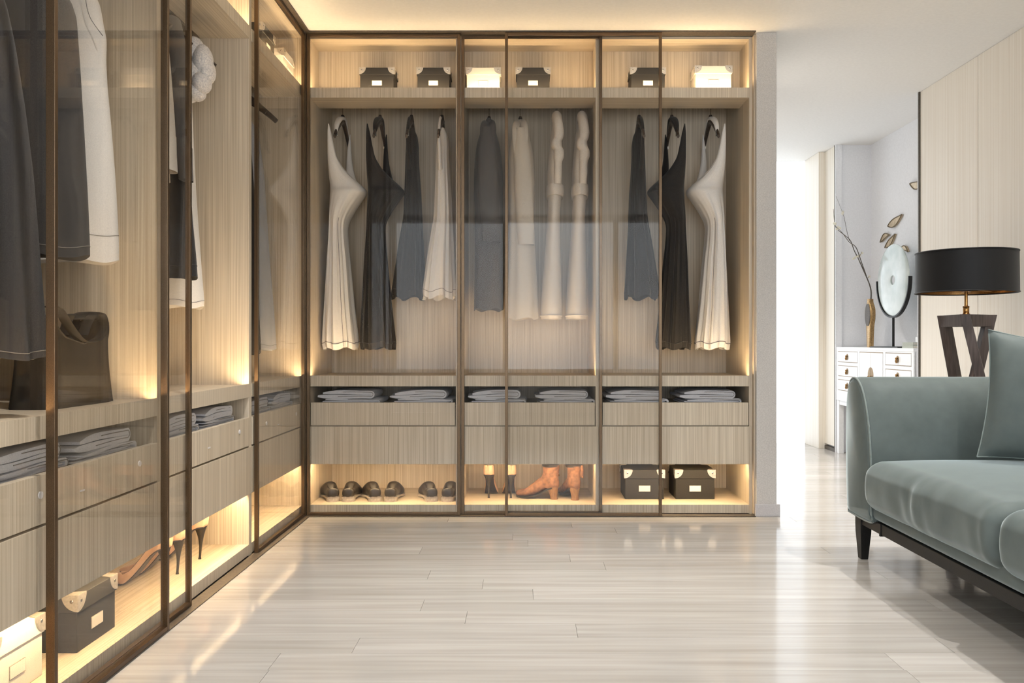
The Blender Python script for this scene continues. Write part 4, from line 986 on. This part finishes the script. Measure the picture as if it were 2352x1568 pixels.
MB().tube([(0, 0, 0.008), (0, 0, dz-dr-ZT-0.008)], 0.0085, 12).build('rod', 'black_metal', dsk, smooth=True)
bx('base', 'black_metal', dsk, -0.075, 0.075, -0.235, 0.235, 0.0, 0.009, 0.001)
# flat bronze vase
vy, vx = 6.53, 2.665
va = thing('vase', 'flat bronze vase with a tall branch behind the disc', 'vase', (vx, vy, ZT))
vrows = [(0.0, 0.030, 0.018), (0.06, 0.036, 0.018), (0.16, 0.045, 0.019), (0.23, 0.062, 0.021), (0.29, 0.062, 0.022), (0.33, 0.036, 0.020), (0.35, 0.024, 0.019), (0.372, 0.023, 0.019)]
vr = cat_interp(vrows, 28)
MB().loft([[(tx*(abs(math.cos(a))**0.45)*(1 if math.cos(a) > 0 else -1), ty*(abs(math.sin(a))**0.45)*(1 if math.sin(a) > 0 else -1), z) for a in [2*PI*k/36 for k in range(36)]] for z, ty, tx in vr]).build('body', 'bronze_vase_gold', va, smooth=True)
for s_ in (-1, 1):
    MB().ellipsoid((s_*0.021, 0, 0.25), 0.004, 0.05, 0.09, 18, 10).build('face_inlay', 'dark_trim', va, smooth=True)
# branch
brn = thing('blossom_branch', 'thin bare branch with small white blossoms leaning out of the vase', 'branch', (vx, vy, ZT+0.372))
def bp(px, py, Y): return (PX(px, Y)-vx, Y-vy, PZ(py, Y)-ZT-0.372)
def twig(pts, r0, r1, parent=brn):
    q = cat_interp(pts, 4*len(pts)); MB().tube([tuple(p) for p in q], [r0+(r1-r0)*k/(len(q)-1) for k in range(len(q))], 6).build('twig', 'twig', parent, smooth=True)
twig([(0, 0, -0.06), bp(2001, 672, 6.53), bp(1996, 650, 6.53), bp(1984, 622, 6.55), bp(1972, 595, 6.56), bp(1962, 575, 6.58), bp(1953, 552, 6.58), bp(1940, 540, 6.6), bp(1922, 525, 6.6), bp(1917, 510, 6.6), bp(1914, 480, 6.6)], 0.0055, 0.0015)
twig([bp(1990, 634, 6.53), bp(1978, 600, 6.5), bp(1966, 568, 6.48), bp(1950, 555, 6.48), bp(1935, 535, 6.48), bp(1920, 520, 6.5)], 0.004, 0.0014)
twig([bp(1951, 553, 6.58), bp(1945, 530, 6.6), bp(1939, 500, 6.62), bp(1934, 485, 6.62), bp(1920, 450, 6.64)], 0.002, 0.0009)
twig([bp(1971, 592, 6.55), bp(1976, 585, 6.5), bp(1980, 578, 6.48)], 0.002, 0.001)
twig([bp(1991, 640, 6.53), bp(1997, 634, 6.5)], 0.002, 0.001)
rnd = random.Random(5)
for px, py in ((1980, 581), (1975, 586), (1963, 592), (1966, 590), (1960, 594), (1970, 588), (1925, 522), (1929, 524), (1919, 514), (1922, 526), (1936, 487), (1935, 491), (1997, 635), (1916, 513)):
    Y = 6.53; c = bp(px, py, Y); fl = MB()
    for k in range(5):
        a = 2*PI*k/5+rnd.random(); fl.ellipsoid((c[0]+0.006*math.cos(a), c[1], c[2]+0.006*math.sin(a)), 0.0055, 0.004, 0.0055, 6, 4)
    fl.build('blossom', 'blossom', brn, smooth=True)
# leaves on the niche wall
def wall_leaf(label, px, py, L, ang, bend):
    X = 2.812; Y = X*F/(px-CX); z = PZ(py, Y)
    u = thing('wall_leaf', label, 'wall decor', (X, Y, z), 0, 'metal leaves on the niche wall')
    pts = []; ns = 14
    for s_ in (1, -1):
        for k in range(ns+1):
            t = k/ns if s_ == 1 else 1-k/ns
            w = 0.12*L*math.sin(PI*t**0.8)**1.1*s_
            a = L*(t-0.5); b_ = w+bend*L*math.sin(PI*t*1.0)*0.4+bend*0.25*L*(t-0.5)
            pts.append((a, b_))
    ca, sa = math.cos(ang), math.sin(ang)
    P = [(-(a*ca-b_*sa), a*sa+b_*ca) for a, b_ in pts]
    MB().prism(P, 'x', -0.007, 0.007).build('plate', 'champagne_leaf', u)
    ring = [(-0.008, p[0], p[1]) for p in P]; ring.append(ring[0])
    MB().tube(ring, 0.004, 6).build('rim', 'leaf_rim', u, smooth=True)
wall_leaf('metal wall leaf floating alone above the jade disc', 2057, 506, 0.25, R(14), -0.12)
wall_leaf('metal wall leaf leaning left of a larger one over the disc', 2034, 548, 0.17, R(8), 0.30)
wall_leaf('metal wall leaf touching the top rim of the jade disc', 2046, 553, 0.20, R(26), -0.1)
wall_leaf('metal wall leaf peeking out right of the jade disc', 2078, 576, 0.14, R(-18), 0.4)
wall_leaf('metal wall leaf cut off by the oak panel edge', 2108, 416, 0.22, R(4), -0.35)
# books and ornament at the near end of the sideboard
by = 5.66
b1 = thing('book', 'sage green book lying on the sideboard, lower of two', 'book', (2.66, by, ZT), 0, 'books on the sideboard')
b2 = thing('book', 'sage green book lying on top of the other book', 'book', (2.66, by, ZT+0.020), R(3), 'books on the sideboard')
for u, w in ((b1, 0.16), (b2, 0.14)):
    for z0 in (0.0, 0.0165): bx('cover', 'sage_book', u, -0.10, 0.10, -w/2, w/2, z0, z0+0.003, 0.0005)
    bx('pages', 'card', u, -0.097, 0.094, -w/2+0.004, w/2-0.004, 0.003, 0.0165)
    bx('spine', 'sage_book', u, -0.1015, -0.0985, -w/2, w/2, 0.0, 0.0195)
orn = thing('ornament', 'small white knotted ornament standing on the books', 'ornament', (2.66, by+0.005, ZT+0.0395))
bx('plinth', 'white_ceramic', orn, -0.03, 0.03, -0.035, 0.035, 0, 0.035, 0.002)
q = [(0.018*math.sin(a*2), 0.026*math.cos(a), 0.072+0.028*math.sin(a*3)) for a in [2*PI*k/40 for k in range(41)]]
MB().tube(q, 0.009, 8).build('knot', 'white_ceramic', orn, smooth=True)
